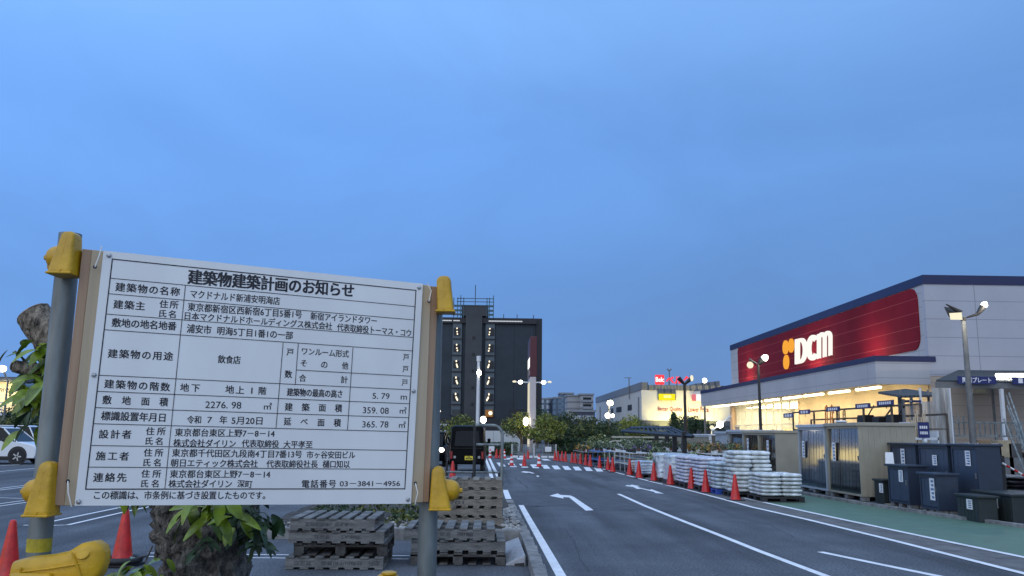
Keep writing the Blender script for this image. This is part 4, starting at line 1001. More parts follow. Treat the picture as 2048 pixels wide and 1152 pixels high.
bag_stack(6.05, 7.05, 26.8, 28.2, 0, 8, 2, 3, 'bagl', 'lilac bag of the farther lilac stack', 'lilac bags in the farther lilac stack', h=.103, plabel='black pallet under the farther lilac stack')
# wrapped pallets
M_['wrap'] = mat('plastic_wrap', (.50, .58, .62), .25, 0, .22, 2.5, bump=.5, bscale=7, col2=(.72, .78, .82))
M_['wrapb'] = mat('blue_white_wrap', (.30, .46, .74), .35, 0, .4, 3.0, bump=.5, bscale=7, col2=(.74, .80, .86))
M_['packo'] = mat('orange_white_pack', (.55, .25, .14), .4, 0, .4, 3.5, bump=.4, bscale=7, col2=(.72, .72, .70))
def wrapped(label, x0, x1, y0, y1, z1, m, group='shrink wrapped goods'):
    o = thing('wrapped_goods', label, 'wrapped goods', ((x0 + x1) / 2, (y0 + y1) / 2, 0), 0, group)
    hx, hy = (x1 - x0) / 2, (y1 - y0) / 2; b = MB(); secs = []
    for i in range(13):
        t = i / 12; z = .14 + (z1 - .14) * t; k = (.97 + .03 * math.sin(t * 30)) * (1 if t < .95 else .93); ring = []
        for j in range(40):
            a = 2 * math.pi * j / 40; ca, sa = math.cos(a), math.sin(a)
            p = Vector((hx * k * math.copysign(abs(ca) ** .3, ca), hy * k * math.copysign(abs(sa) ** .3, sa), z))
            ring.append(p + noise.noise_vector(p * 4) * .03)
        secs.append(ring)
    b.loft(secs); b.build('wrapped_load', M_[m], o, smooth=50)
    b = MB(); b.box(-hx, hx, -hy, hy, .1, .14)
    for x in (-hx, -.07, hx - .14): b.box(x, x + .14, -hy, hy, .0, .1)
    b.build('pallet', M_['dark'], o); return o
wrapped('clear wrapped grey-white pallet load, the one next to the lilac bags', 5.95, 7.0, 28.4, 29.9, .98, 'wrap')
wp = wrapped('clear wrapped grey-white pallet load with a green tree print', 5.9, 6.95, 30.1, 31.6, .98, 'wrap')
b = MB(); b.poly([(-.56, -.25, .52), (-.56, .25, .52), (-.56, 0, .86)]); b.poly([(-.56, -.04, .45), (-.56, .04, .45), (-.56, .04, .52), (-.56, -.04, .52)]); b.build('tree_print', mat('green_print', (.06, .12, .08), .5, 0, 0), wp)
wrapped('blue and white wrapped pack on a low pallet beside the cones', 5.75, 6.5, 33.0, 34.6, .62, 'wrapb')
wrapped('orange and white packs beside the end of the plant rack', 5.75, 6.4, 35.0, 36.2, .55, 'packo')

# ================================================================== STORAGE SHEDS (doors face the road)
M_['shedbeige'] = mat('beige_steel', (.36, .33, .255), .55, .1, .06, 2)
M_['shedgrey'] = mat('pale_grey_steel', (.42, .47, .52), .45, .1, .06, 2)
M_['navy'] = mat('navy_steel', (.042, .062, .100), .42, .1, .1, 3)
M_['navyd'] = mat('navy_steel_plain', (.028, .042, .070), .42, .1, .1, 3)
M_['gloss'] = mat('gloss_black_door', (.010, .012, .017), .12, 0, .1, 2, spec=1.0, coat=1.0)
M_['gloss2'] = mat('gloss_blue_door', (.03, .045, .075), .15, 0, .1, 2, spec=1.0, coat=1.0)
M_['boxg'] = mat('dark_green_resin', (.018, .026, .026), .55, 0, .12, 5)
M_['paper'] = mat('white_paper', (.72, .74, .76), .6, 0, .04, 4)
def sheet_marks(b, x, y0, y1, z0, z1, rows):
    for i in range(rows):
        z = z1 - (i + .5) * (z1 - z0) / rows; h = (z1 - z0) / rows * .25
        b.quad((x, y0 + .02, z - h), (x, y0 + .02 + (y1 - y0) * R.uniform(.4, .9), z - h), (x, y0 + .02 + (y1 - y0) * .7, z + h), (x, y0 + .02, z + h))
def shed(label, x, y0, y1, d, h, zb, body, door, ndoor=3, roof=.09, notes=((.2, .3, .75),), rib=True, group='display sheds', frame=None, name='storage_shed', sidecol=None):
    """x: plane of the door front; shed runs y0..y1 along the road, d deep, h high, standing zb above ground."""
    o = thing(name, label, 'storage shed', (x, (y0 + y1) / 2, .01), 0, group); L2 = (y1 - y0) / 2; t = .045
    b = MB(); b.box(.0755, d, -L2, L2, zb, h - .02)
    if rib:
        n = max(3, int(d / .16))
        for i in range(n): xx = .09 + (d - .14) * i / n; b.box(xx, xx + .05, -L2 - .012, -L2 + .001, zb + .02, h - .03)
    b.build('body', sidecol or M_[body], o)
    w = (2 * L2 - 2 * t) / ndoor
    for i in range(ndoor):
        b = MB(); ya = -L2 + t + i * w; xo = .012 * (i % 2); b.box(-.004 + xo, .075, ya + .004, ya + w - .004, zb + .06, h - .09)
        for k in range(3): b.box(-.010 + xo, -.0035 + xo, ya + w * (k + .5) / 3 - .03, ya + w * (k + .5) / 3 + .03, zb + .08, h - .11)
        if door[:5] == 'gloss': b.v = [(x_ + (.030 * (z_ - zb) if x_ < .04 else 0), y_, z_) for x_, y_, z_ in b.v]
        dd = b.build('door_panel', M_[door], o, bevel=.004)
        if i == 0: b = MB(); b.box(-.03, -.0, ya + .05, ya + .075, zb + .5 * (h - zb), zb + .5 * (h - zb) + .12); b.build('handle', M_['steel'], dd)
    b = MB(); fm = M_[frame or body]
    for ya in (-L2, L2 - t): b.box(-.02, .075, ya, ya + t, zb, h - .02)
    b.box(-.02, .075, -L2 + t, L2 - t, zb, zb + .05); b.box(-.02, .075, -L2 + t, L2 - t, h - .085, h - .02); b.build('door_frame', fm, o)
    b = MB(); b.slab([(-.08, -L2 - .04, h - .02), (d + .05, -L2 - .04, h - .02), (d + .05, L2 + .04, h - .02), (-.08, L2 + .04, h - .02)][::-1], (0, 0, roof)); b.build('roof', fm, o, bevel=.012)
    if zb > .05:
        b = MB()
        for ya in (-L2 + .02, -.08, L2 - .18):
            for xx in (.0, d - .2): b.box(xx, xx + .18, ya, ya + .16, 0, zb - .002)
        b.build('footing', M_['concrete'], o)
    for f, z0, z1 in notes:
        b = MB(); yc = -L2 + f * 2 * L2; b.box(-.024, -.0195, yc - .10, yc + .10, h * z0, h * z1); s = b.build('price_sheet', M_['paper'], o)
        b = MB(); sheet_marks(b, -.0245, yc - .09, yc + .07, h * z0 + .02, h * z1 - .02, 5); b.build('print', mat('sheet_print', (.10, .16, .30), .6, 0, 0), s)
    return o
XF = 9.45
shed('large shed with gloss black doors and beige ribbed side, nearest the road', XF, 21.85, 23.95, 1.45, 1.90, .11, 'shedbeige', 'gloss', 3, notes=((.78, .50, .76),))
o = shed('blue-black shed with glossy doors left of the beige sided shed', XF, 24.1, 26.2, 1.4, 1.88, .11, 'shedgrey', 'gloss2', 3, notes=((.80, .52, .78),))
shed('dark door shed with a wide beige side behind the bag stacks', XF, 28.3, 30.1, 1.5, 1.72, .08, 'shedbeige', 'gloss', 2, notes=((.45, .45, .85),), rib=False)
shed('dark door shed squeezed between a pale grey shed and the beige sided one', XF, 30.15, 31.9, 1.5, 1.72, .08, 'shedbeige', 'gloss', 2, notes=((.7, .45, .88),), rib=False)
shed('pale grey framed shed with a single dark door behind the tall bag stack', XF, 32.0, 34.0, 1.5, 1.76, .08, 'shedgrey', 'gloss', 2, notes=((.4, .3, .6),), rib=False)
shed('pale blue-grey shed, farthest of the shed row', XF, 34.1, 35.9, 1.5, 1.70, .08, 'shedgrey', 'shedgrey', 2, notes=(), rib=False)
shed('long low grey shed with a white flat roof behind the plants', 9.3, 36.3, 43.5, 2.6, 1.62, .02, 'shedbeige', 'shedbeige', 5, .06, notes=(), rib=True, frame='white', sidecol=grid_mat('brown_corrugated', (.17, .15, .125), (.1, .09, .08), 0, .12, 'x'))
# navy lockers behind, two smaller ones in front
XC = 10.2
shed('tall navy locker, left of three, with long price sheets', XC, 20.45, 21.75, .42, 1.44, .06, 'navyd', 'navy', 1, .05, notes=((.5, .62, .92),), rib=False, group='navy lockers', name='storage_locker')
shed('tall navy locker, middle of three, with one white notice', XC, 19.0, 20.3, .42, 1.44, .06, 'navyd', 'navy', 1, .05, notes=((.45, .68, .84),), rib=False, group='navy lockers', name='storage_locker')
shed('tall navy locker, right of three, with one white notice high up', XC, 17.85, 18.85, .48, 1.45, .06, 'navyd', 'navy', 1, .05, notes=((.35, .70, .92),), rib=False, group='navy lockers', name='storage_locker')
shed('short navy locker in front of the tall lockers, on a low pallet', 9.52, 19.5, 20.5, .42, .95, .10, 'navyd', 'navy', 1, .05, notes=((.35, .62, .9),), rib=False, group='navy lockers', name='storage_locker')
shed('smallest navy locker with a long price sheet, right of the short one', 9.45, 18.1, 18.85, .42, .83, .09, 'navyd', 'navy', 1, .05, notes=((.3, .35, .9),), rib=False, group='navy lockers', name='storage_locker')
def deckbox(label, x, y0, y1, d, h, m, note=None):
    o = thing('deck_box', label, 'storage box', (x, (y0 + y1) / 2, .01), 0, 'dark storage boxes'); L2 = (y1 - y0) / 2
    b = MB(); b.slab([(.02, -L2 + .02, 0), (d - .02, -L2 + .02, 0), (d - .02, L2 - .02, 0), (.02, L2 - .02, 0)][::-1], (0, 0, h - .05))
    for i in range(6): b.box(.012, .021, -L2 + .06 + i * (2 * L2 - .1) / 6, -L2 + .06 + (i + .7) * (2 * L2 - .1) / 6, .04, h - .08)
    b.build('box_body', M_[m], o, bevel=.008)
    b = MB(); b.slab([(-.02, -L2 - .02, h - .048), (d + .02, -L2 - .02, h - .048), (d + .02, L2 + .02, h - .048), (-.02, L2 + .02, h - .048)][::-1], (0, 0, .05)); b.build('lid', M_[m], o, bevel=.012)
    if note:
        b = MB(); y = -L2 + note * 2 * L2; b.box(.004, .0115, y - .1, y + .1, h * .45, h * .83); s = b.build('price_sheet', M_['paper'], o)
        b = MB(); sheet_marks(b, .0035, y - .09, y + .06, h * .48, h * .8, 4); b.build('print', mat('sheet_print2', (.12, .14, .18), .6, 0, 0), s)
    return o
deckbox('dark green low storage box with a notice, in front of the right locker', 9.42, 16.6, 17.42, .40, .50, 'boxg', .4)
deckbox('long dark storage box at the right picture edge', 9.95, 16.4, 17.75, .95, .55, 'boxg', .42)
deckbox('small black storage box under the leaning display stand', 9.6, 21.0, 21.55, .4, .58, 'boxg', .25)
o = thing('display_stand', 'leaning display stand with a tilted white sheet beside the beige shed', 'display stand', (9.72, 20.8, .01), 0); ol = Vector(o.location)
b = MB(); b.tube([(0, 0, 0), (0, 0, .75), (-.05, -.04, 1.05)], .03, 8); b.box(-.14, .14, -.14, .14, 0, .02); b.build('post', M_['shedbeige'], o)
b = MB(); b.slab([(-.17, -.1, .93), (.02, -.16, .93), (.07, -.02, 1.24), (-.10, .02, 1.24)], (.01, .03, -.005)); b.build('board', M_['paper'], o)
o = thing('oval_lid', 'white oval lid lying on the roof edge of the beige shed', 'lid', (9.50, 23.1, 1.99), 0)
b = MB(); b.ell((0, 0, .025), (.14, .30, .035)); b.build('lid_shell', M_['white'], o, smooth=60)

# ================================================================== PLANT CENTRE
M_['potb'] = mat('brown_pot', (.16, .07, .04), .8, 0, .2, 9); M_['potw'] = mat('white_pot', (.7, .71, .72), .5, 0, .05, 9); M_['potk'] = mat('black_pot', (.02, .02, .022), .6, 0, .1, 9)
M_['fl_y'] = mat('orange_flowers', (.70, .33, .03), .6, 0, .3, 9); M_['fl_w'] = mat('white_flowers', (.45, .48, .46), .6, 0, .1, 9); M_['fl_p'] = mat('purple_flowers', (.22, .12, .42), .6, 0, .3, 9)
M_['fl_r'] = mat('pink_flowers', (.52, .22, .17), .6, 0, .3, 9); M_['lf_g'] = mat('pot_leaf', (.045, .075, .025), .6, 0, .35, 9); M_['lf_p'] = mat('pale_leaf', (.24, .30, .17), .6, 0, .3, 9)
kinds = {}
def plant_kind(key, pot, fol, r, h):
    o = thing('potted_plant', key, 'potted plant')
    b = MB(); b.lathe([(.07, 0), (.1, .15), (.105, .16), (.085, .155)], 12); b.build('pot', M_[pot], o, smooth=40)
    b = MB()
    for k in range(110):
        q = Vector((R.gauss(0, .45), R.gauss(0, .45), abs(R.gauss(0, .5)))); leaf_quad(b, Vector((q.x * r, q.y * r, .15 + q.z * h)), .05, R.choices(range(len(fol)), [3] + [2] * (len(fol) - 1))[0])
    b.build('foliage', [M_[q] for q in fol], o); kinds[key] = [o, False]
plant_kind('orange flowered', 'potb', ['lf_g', 'fl_y'], .16, .28); plant_kind('white flowered', 'potw', ['lf_g', 'leaf_b', 'fl_w'], .17, .22)
plant_kind('purple flowered', 'potk', ['lf_g', 'leaf_b', 'fl_p'], .17, .20); plant_kind('pale leaved', 'potk', ['lf_p', 'lf_g'], .20, .32)
plant_kind('dark leaved', 'potb', ['lf_g', 'leaf_b'], .17, .35); plant_kind('pink flowered', 'potw', ['lf_g', 'fl_r', 'leaf_b'], .17, .25)
def put_plant(key, loc, label, group, s=1.0):
    k = kinds[key]; t = k[0]
    if not k[1]: k[1] = True; t.location = loc; t['label'] = label; t['group'] = group; t.scale = (s, s, s); return t
    return dup(t, loc, R.uniform(0, 6), label, group, (s, s, s))
def rack(label, x0, x1, y0, y1, z1, m, group='plant racks'):
    o = thing('plant_rack', label, 'plant rack', ((x0 + x1) / 2, (y0 + y1) / 2, 0), 0, group); hx, hy = (x1 - x0) / 2, (y1 - y0) / 2
    for z in (z1 * .42, z1):
        b = MB(); b.box(-hx, hx, -hy, hy, z - .03, z)
        b.build('shelf', M_[m], o)
    n = 3
    for i in range(n):
        for x in (-hx - .022, hx + .0):
            b = MB(); y = -hy + 2 * hy * i / (n - 1) * .96 + .02; b.box(x, x + .022, y, y + .04, 0, z1 + .02); b.build('leg', M_[m], o)
    return o
M_['rackw'] = mat('white_rack', (.55, .58, .58), .5, .1, .1, 5); M_['rackb'] = mat('blue_crates', (.07, .17, .44), .5, 0, .15, 5)
specs = [('white rack nearest the wrapped pallets', 5.95, 7.4, 36.6, 39.4, .85, 'rackw', ['purple flowered', 'pale leaved', 'purple flowered']),
         ('white rack behind two red cones', 5.75, 7.2, 39.7, 43.2, .85, 'rackw', ['white flowered', 'dark leaved', 'white flowered', 'pale leaved']),
         ('blue crate rack at the roadside', 5.55, 6.9, 44.2, 48.6, .75, 'rackb', ['white flowered', 'pale leaved', 'dark leaved']),
         ('low grey rack far up the road', 5.4, 6.8, 50, 56, .6, 'polegrey', ['orange flowered', 'dark leaved', 'white flowered']),
         ('inner rack behind the wrapped pallets', 8.0, 9.0, 31.0, 36.0, .95, 'rackw', ['pink flowered', 'pale leaved', 'pink flowered', 'orange flowered']),
         ('inner rack under the dark pergola', 7.7, 9.0, 37.0, 43.0, .95, 'rackw', ['white flowered', 'pale leaved', 'dark leaved', 'pink flowered']),
         ('inner rack beyond the pergola', 7.4, 8.9, 44.5, 51.0, .95, 'rackw', ['white flowered', 'dark leaved', 'pale leaved'])]
for lab, x0, x1, y0, y1, z1, m, ks in specs:
    rack(lab, x0, x1, y0, y1, z1, m)
    n = int((y1 - y0) / .42); short = lab.split(',')[0]
    for i in range(n):
        for j in (0, 1):
            k = ks[(i * 2 + j + (i // 3)) % len(ks)]
            put_plant(k, (x0 + .3 + j * .75 + R.uniform(-.1, .1), y0 + .25 + i * .42 + R.uniform(-.05, .05), z1), f'{k} potted plant on the {short}', f'{k} plants on the {short}', R.uniform(.65, 1.0))
bush('large_shrub', (8.4, 33.2, .0), 1.0, 1500, .07, [M_['fl_r'], M_['lf_g'], M_['leaf_a'], M_['lf_p']], 'wide shrub with reddish tips behind the lilac bags', 'shrub', flat=1.3)
bush('large_shrub', (6.8, 34.6, .0), .8, 900, .07, [M_['lf_p'], M_['lf_g']], 'pale green mounded shrub behind the blue wrapped pack', 'shrub', flat=1.45)
bush('large_shrub', (6.6, 52.5, .0), 1.2, 900, .10, [M_['lf_p'], M_['leaf_a']], 'pale green bush above the far end of the cone row', 'shrub', flat=1.4)
bush('large_shrub', (8.3, 56.5, .0), 1.3, 800, .10, [M_['leaf_b'], M_['lf_g']], 'dark rounded bush beyond the plant racks', 'shrub', flat=1.3)
# pergola
o = thing('pergola', 'low black timber pergola with slatted roof over the plants', 'pergola', (8.0, 39.5, 0)); ol = Vector(o.location)
pts = [P(x, 880, Y) for x, Y in ((1313, 42), (1334, 39), (1349, 36.5), (1368, 34.5))]
for p in pts:
    b = MB(); b.box(p.x - ol.x - .09, p.x - ol.x + .09, p.y - ol.y - .09, p.y - ol.y + .09, 0, 1.75); b.build('post', M_['poleblack'], o)
    b = MB(); b.box(p.x - ol.x + 1.7, p.x - ol.x + 1.88, p.y - ol.y + 1.2, p.y - ol.y + 1.38, 0, 1.85); b.build('post', M_['poleblack'], o)
b = MB()
A_, B_, C_, D_ = P(1244, 862, 44), P(1386, 872.5, 33.5), P(1345, 856, 37.5), P(1262, 855.5, 46)
for i in range(12):
    t = i / 11; b.tube([A_.lerp(B_, t) - ol, D_.lerp(C_, t) - ol], .05, 4)
b.build('roof_slats', M_['poleblack'], o)
b = MB(); b.tube([A_ - ol, B_ - ol], .08, 4); b.tube([D_ - ol, C_ - ol], .08, 4); b.build('roof_beams', M_['poleblack'], o)
# garden fence
o = thing('garden_fence', 'brown board fence with pale top rails behind the pergola', 'fence', (7.5, 53, 0))
b = MB()
for i in range(34): b.box(i * .2, i * .2 + .19, 0, .03, .05, 1.1)
b.build('boards', mat('brown_fence', (.10, .08, .065), .9, 0, .3, 2), o)
for z in (1.18, 1.42):
    b = MB(); b.box(0, 6.8, -.04, .04, z, z + .1); b.build('rail', mat('cream_rail', (.42, .40, .33), .7, 0, .1, 2), o)
for i in range(5):
    b = MB(); b.box(i * 1.7 - .05, i * 1.7 + .05, .05, .15, 0, 1.55); b.build('post', M_['trunk'], o)

# ================================================================== STORE (red panelled front, canopy, lit windows)
XS, XCN, YS0, YS1 = 24.0, 21.0, 46.0, 84.5
M_['clad'] = grid_mat('white_cladding', (.40, .41, .46), (.25, .26, .30), 1.02, 4.2, 'x', .5, .04, .05)
M_['clady'] = grid_mat('white_cladding_front', (.42, .42, .44), (.27, .27, .30), .80, 3.8, 'y', .5, .035, .04)
M_['bluetrim'] = mat('deep_blue_trim', (.010, .015, .075), .45, 0, .06, 1)
M_['redpan'] = grid_mat('red_panel', (.19, .008, .018), (.34, .06, .06), 0.80, 0, 'y', .65, .035, .0, .12, 0, 'z', 0, .25); M_['redpan'].node_tree.nodes['Principled BSDF'].inputs['Specular IOR Level'].default_value = .12
M_['beigew'] = grid_mat('beige_wall', (.46, .38, .31), (.33, .27, .22), .62, 0, 'x', .7, .03, .0)
M_['soffit'] = mat('soffit', (.55, .54, .52), .7, 0, .05, 1)
M_['tube'] = emis('fluorescent', (1.0, .86, .52), 7.0); M_['interior'] = mat('interior_wall', (.62, .58, .46), .8, 0, .06, 1)
zr = P(1862, 550, YS0).z; zc0 = P(1757, 768, YS0).z; zc1 = P(1757, 722.5, YS0).z; zc2 = P(1757, 711.5, YS0).z
store = thing('store_building', 'large white home store with a red panelled front, lit canopy and shop windows', 'store', (XS, YS0, 0)); so = Vector(store.location)
def S(b, x0, x1, y0, y1, z0, z1, m=0): b.box(x0 - so.x, x1 - so.x, y0 - so.y, y1 - so.y, z0, z1, m); return b
b = MB(); S(b, XS, XS + 46, YS0, YS0 + .3, 4.95, zr - .52); b.build('side_wall', M_['clad'], store)
b = MB(); S(b, XS + .02, XS + 46, YS0 + .02, YS0 + .3, 0, 4.948); b.build('side_wall_lower', M_['beigew'], store)
b = MB(); S(b, XS, XS + .3, YS0 + .302, YS1, zc1 + .02, zr - .52); S(b, XS + .302, XS + 46, YS1 - .3, YS1, 0, zr - .52); b.build('front_wall', M_['clady'], store)
b = MB(); S(b, XS - .05, XS + .35, YS0 - .05, YS1 + .05, zr - .518, zr); S(b, XS + .352, XS + 46, YS0 - .05, YS0 + .35, zr - .518, zr); b.build('roof_band', M_['bluetrim'], store)
b = MB(); S(b, XS + .35, XS + 46, YS0 + .35, YS1 - .3, zr - .9, zr - .6); b.build('roof', M_['soffit'], store)
# red panel with rounded right corners
ya, yb = PX(1836, 600, XS).y, PX(1476, 700, XS).y; zt, zb2 = zr - .56, PX(1841, 697, XS).z - .05
ring = []
for cy, cz, a0 in ((yb - .4, zt - .4, 0), (ya + .75, zt - .75, 90), (ya + .75, zb2 + .75, 180), (yb - .4, zb2 + .4, 270)):
    rr_ = .75 if cy < 60 else .4
    for k in range(9):
        a = rad(a0 + 90 * k / 8); ring.append(Vector((-.06, cy + rr_ * math.cos(a) - so.y, cz + rr_ * math.sin(a))))
b = MB(); b.slab(ring, (.058, 0, 0)); pan = b.build('red_panel', M_['redpan'], store)
# logo: three orange ovals and rounded letters
ORG = emis('logo_orange', (1.0, .42, .05), .95); WHT = emis('logo_white', (1.0, .96, .88), 1.05)
def zp(x, y): return PX(1400 + x / 3.16, 520 + y / 3.16, XS - .2)
def logo(nm, pts, m, d=.12):
    b = MB(); b.slab([Vector((p.x - so.x, p.y - so.y, p.z)) for p in pts], (d, 0, 0)); return b.build(nm, m, store)
for cx, cy, rx, ry, sl in ((536, 552, 15.5, 44, -9), (571.5, 541, 15.5, 44, -10), (540, 645, 15.5, 45, -10)):
    c, e1, e2 = zp(cx, cy), zp(cx + rx, cy - rx * .17), zp(cx, cy - ry)
    logo('logo_oval', [c + (e1 - c) * math.cos(t) + (e2 - c) * math.sin(t) for t in [2 * math.pi * k / 32 for k in range(32)]], ORG)
def band(pts, w):
    """Closed outline of a thick stroke in letter space (u right, v up; unit = letter height)."""
    n = len(pts); l, r = [], []
    for i, p in enumerate(pts):
        a, c = Vector(pts[max(0, i - 1)]), Vector(pts[min(n - 1, i + 1)]); t = (c - a).normalized(); s = Vector((-t.y, t.x)) * (w[i] if isinstance(w, list) else w) / 2
        l.append(Vector(p) + s); r.append(Vector(p) - s)
    return l, r
def letter(name, x0, x1, yt0, yb0, yt1, yb1, strokes, asp):
    """Strokes in letter space (height 1, width asp) mapped on the letter's box on the wall."""
    b = MB()
    def q(u, v):
        u /= asp; x = x0 + (x1 - x0) * u; yt = yt0 + (yt1 - yt0) * u; yb_ = yb0 + (yb1 - yb0) * u; p = zp(x, yb_ + (yt - yb_) * v); return p - so
    for si, (pts, w) in enumerate(strokes):
        l, r = band(pts, w); off = Vector((-.004 * si, 0, 0)); n = len(l)
        f = [q(*p) + off for p in l] + [q(*p) + off for p in r]; bk = [p + Vector((.12, 0, 0)) for p in f]
        b.add(f + bk, [(i, i + 1, n + i + 1, n + i) for i in range(n - 1)] + [(i, i + 2 * n, i + 1 + 2 * n, i + 1) for i in range(n - 1)] + [(n + i, n + i + 1, 3 * n + i + 1, 3 * n + i) for i in range(n - 1)])
    return b.build(name, WHT, store)
def arc(cx, cy, rx, ry, a0, a1, k=22): return [(cx + rx * math.cos(rad(a0 + (a1 - a0) * i / k)), cy + ry * math.sin(rad(a0 + (a1 - a0) * i / k))) for i in range(k + 1)]
SW = .15
letter('logo_letter', 598, 661, 503, 659, 489, 645, [([(.085, 0), (.085, 1)], .17), ([(.02, 1 - SW / 2 + .005)] + arc(.25, .5, .165, .43, 90, -90, 26) + [(.02, SW / 2 - .005)], SW)], .42)
letter('logo_letter', 669, 735, 482, 642, 468, 629, [(arc(.25, .5, .165, .42, 38, 322, 30), SW + .01)], .42)
letter('logo_letter', 737, 830, 462, 626, 440, 601, [([(.075, 0), (.075, .95)], .14), (arc(.215, .72, .135, .205, 180, 0, 16) + [(.35, 0)], .13), (arc(.485, .72, .135, .205, 180, 0, 16) + [(.62, 0)], .13)], .70)
# canopy
YC1 = PX(1402, 800, XCN).y
b = MB(); S(b, XCN, XCN + .25, YS0 - .02, YC1, zc0, zc1); S(b, XCN + .252, XS + .0, YS0 - .02, YS0 + .2, zc0, zc1); can = b.build('canopy', M_['clady'], store)
b = MB(); S(b, XCN - .04, XCN + .28, YS0 - .06, YC1 + .04, zc1 + .002, zc2); S(b, XCN + .282, XS + .35, YS0 - .06, YS0 + .25, zc1 + .002, zc2); b.build('canopy_band', M_['bluetrim'], can)
b = MB(); S(b, XCN + .28, XS, YS0 + .25, YC1, zc1 - .1, zc1); b.build('canopy_deck', M_['soffit'], can)
b = MB(); S(b, XCN + .252, XS + .3, YS0 + .22, YC1 - .02, zc0 + .25, zc0 + .3); b.build('soffit', M_['soffit'], can)
# hung fluorescent battens
fl = [(82, 128, 938), (132, 192, 934), (206, 292, 925), (303, 385, 913), (415, 496, 900), (531, 636, 886), (660, 776, 868), (820, 941, 849), (992, 1137, 826)]
for x0, x1, y in fl:
    y1_, y0_ = PX(1400 + x0 / 3.16, 520 + y / 3.16, XCN + .9).y, PX(1400 + x1 / 3.16, 520 + y / 3.16, XCN + .9).y
    b = MB(); S(b, XCN + .8, XCN + 1.0, y0_, y1_, zc0 - .14, zc0 - .02); t = b.build('fluorescent_lamp', M_['tube'], store)
    b = MB(); S(b, XCN + .86, XCN + .94, y0_ + .2, y0_ + .26, zc0 - .02, zc0 + .25); S(b, XCN + .86, XCN + .94, y1_ - .26, y1_ - .2, zc0 - .02, zc0 + .25); b.build('hanger', M_['steel'], t)
    d = bpy.data.lights.new('canopy_light', 'AREA'); d.shape = 'RECTANGLE'; d.size = .3; d.size_y = max(.5, y1_ - y0_); d.energy = 105 * (y1_ - y0_) / 2.4; d.color = (1, .76, .36)
    o = bpy.data.objects.new('canopy_light', d); COL.objects.link(o); o.location = (XCN + .9, (y0_ + y1_) / 2, zc0 - .17); o.rotation_euler = (0, rad(-22), 0)
# wall under the canopy and shop front
yw0 = PX(1601, 860, XS).y; yw1 = PX(1466, 860, XS).y
b = MB(); S(b, XS, XS + .3, YS0 + .302, yw0, 0, zc0 + .25); b.build('porch_wall', mat('porch_wall', (.62, .52, .38), .7, 0, .05, .8), store)
b = MB(); S(b, XS - .02, XS + .2, yw0 + .02, yw0 + .35, 0, zc0 + .248); S(b, XS - .05, XS + .3, yw1 - .1, yw1 + .7, 0, zc0 + .248); b.build('porch_column', mat('porch_column', (.55, .42, .33), .7, 0, .06, 1), store)
b = MB(); S(b, XS + 6, XS + 6.2, yw0, yw1, 0, 4.6); S(b, XS + .2, XS + 6, yw1, yw1 + .2, 0, 4.6); S(b, XS + .2, XS + 6, yw0 - .2, yw0, 0, 4.6); S(b, XS + .2, XS + 6.2, yw0, yw1, 4.6, 4.7); b.build('shop_interior', M_['interior'], store)
for i in range(4):
    b = MB(); S(b, XS + 1.2 + i * 1.3, XS + 1.6 + i * 1.3, yw0 + .8, yw1 - .8, 4.3, 4.36); b.build('ceiling_lamp', M_['tube'], store)
for i in range(7):
    y = yw0 + 1.2 + i * (yw1 - yw0 - 2) / 7
    b = MB(); S(b, XS + 2.2, XS + 5, y, y + .5, 0, 1.7 + .3 * (i % 3)); b.build('shop_shelf', mat('shelf_goods', [(.55, .22, .08), (.5, .45, .3), (.12, .22, .4), (.4, .36, .3)][i % 4], .7, 0, .5, 3), store)
nw = 9
for i in range(nw):
    y = yw0 + .4 + (yw1 - yw0 - .6) * i / nw; yy = yw0 + .4 + (yw1 - yw0 - .6) * (i + 1) / nw
    b = MB(); S(b, XS + .05, XS + .15, y, y + .12, 0, 4.4); 
    S(b, XS + .05, XS + .15, y + .12, yy, 2.55, 2.67); S(b, XS + .05, XS + .15, y + .12, yy, 0, .35); S(b, XS + .05, XS + .15, y + .12, yy, 4.4, zc0 + .25)
    w = b.build('window_frame', M_['rackw'], store)
    pc = [(.75, .72, .62), (.25, .26, .30), (.62, .30, .2), (.70, .55, .18), (.75, .74, .68)][(i * 2) % 5]
    b = MB(); S(b, XS + .10, XS + .12, y + .3, yy - .25, 1.0, 1.0 + .5 + .5 * ((i * 7) % 3)); b.build('poster', mat('poster', pc, .7, 0, .35, 2.5), w)
d = bpy.data.lights.new('shop_light', 'AREA'); d.shape = 'RECTANGLE'; d.size = 4; d.size_y = yw1 - yw0 - 2; d.energy = 1100; d.color = (1, .85, .5)
o = bpy.data.objects.new('shop_light', d); COL.objects.link(o); o.location = (XS + 3.2, (yw0 + yw1) / 2, 4.25)
# floodlights on the canopy aimed up at the red panel
for x, e in ((1500, 480), (1637, 520), (1757, 330)):
    y = PX(x, 730, XS).y
    o = thing('floodlight', f'small floodlight on the canopy edge aiming up at the red panel, {"left" if x == 1500 else ("middle" if x == 1637 else "right")} of three', 'floodlight', (XS - 1.9, y, zc1 + .0), 0, 'floodlights on the store canopy')
    b = MB(); b.box(-.1, .1, -.2, .2, 0, .2); b.build('housing', M_['polegrey'], o, bevel=.02)
    b = MB(); b.quad((.12, -.17, .06), (.12, .17, .06), (-.02, .17, .215), (-.02, -.17, .215)); b.build('lens', LAMPD, o)
    d = bpy.data.lights.new('panel_flood', 'SPOT'); d.energy = e; d.color = (1, .78, .55); d.spot_size = rad(150); d.spot_blend = 1.0; d.shadow_soft_size = .3
    l = bpy.data.objects.new('panel_flood', d); COL.objects.link(l); l.location = (XS - 1.9, y, zc1 + .32)
    l.rotation_euler = Vector((1.9, 0, 1.3)).to_track_quat('-Z', 'Y').to_euler()
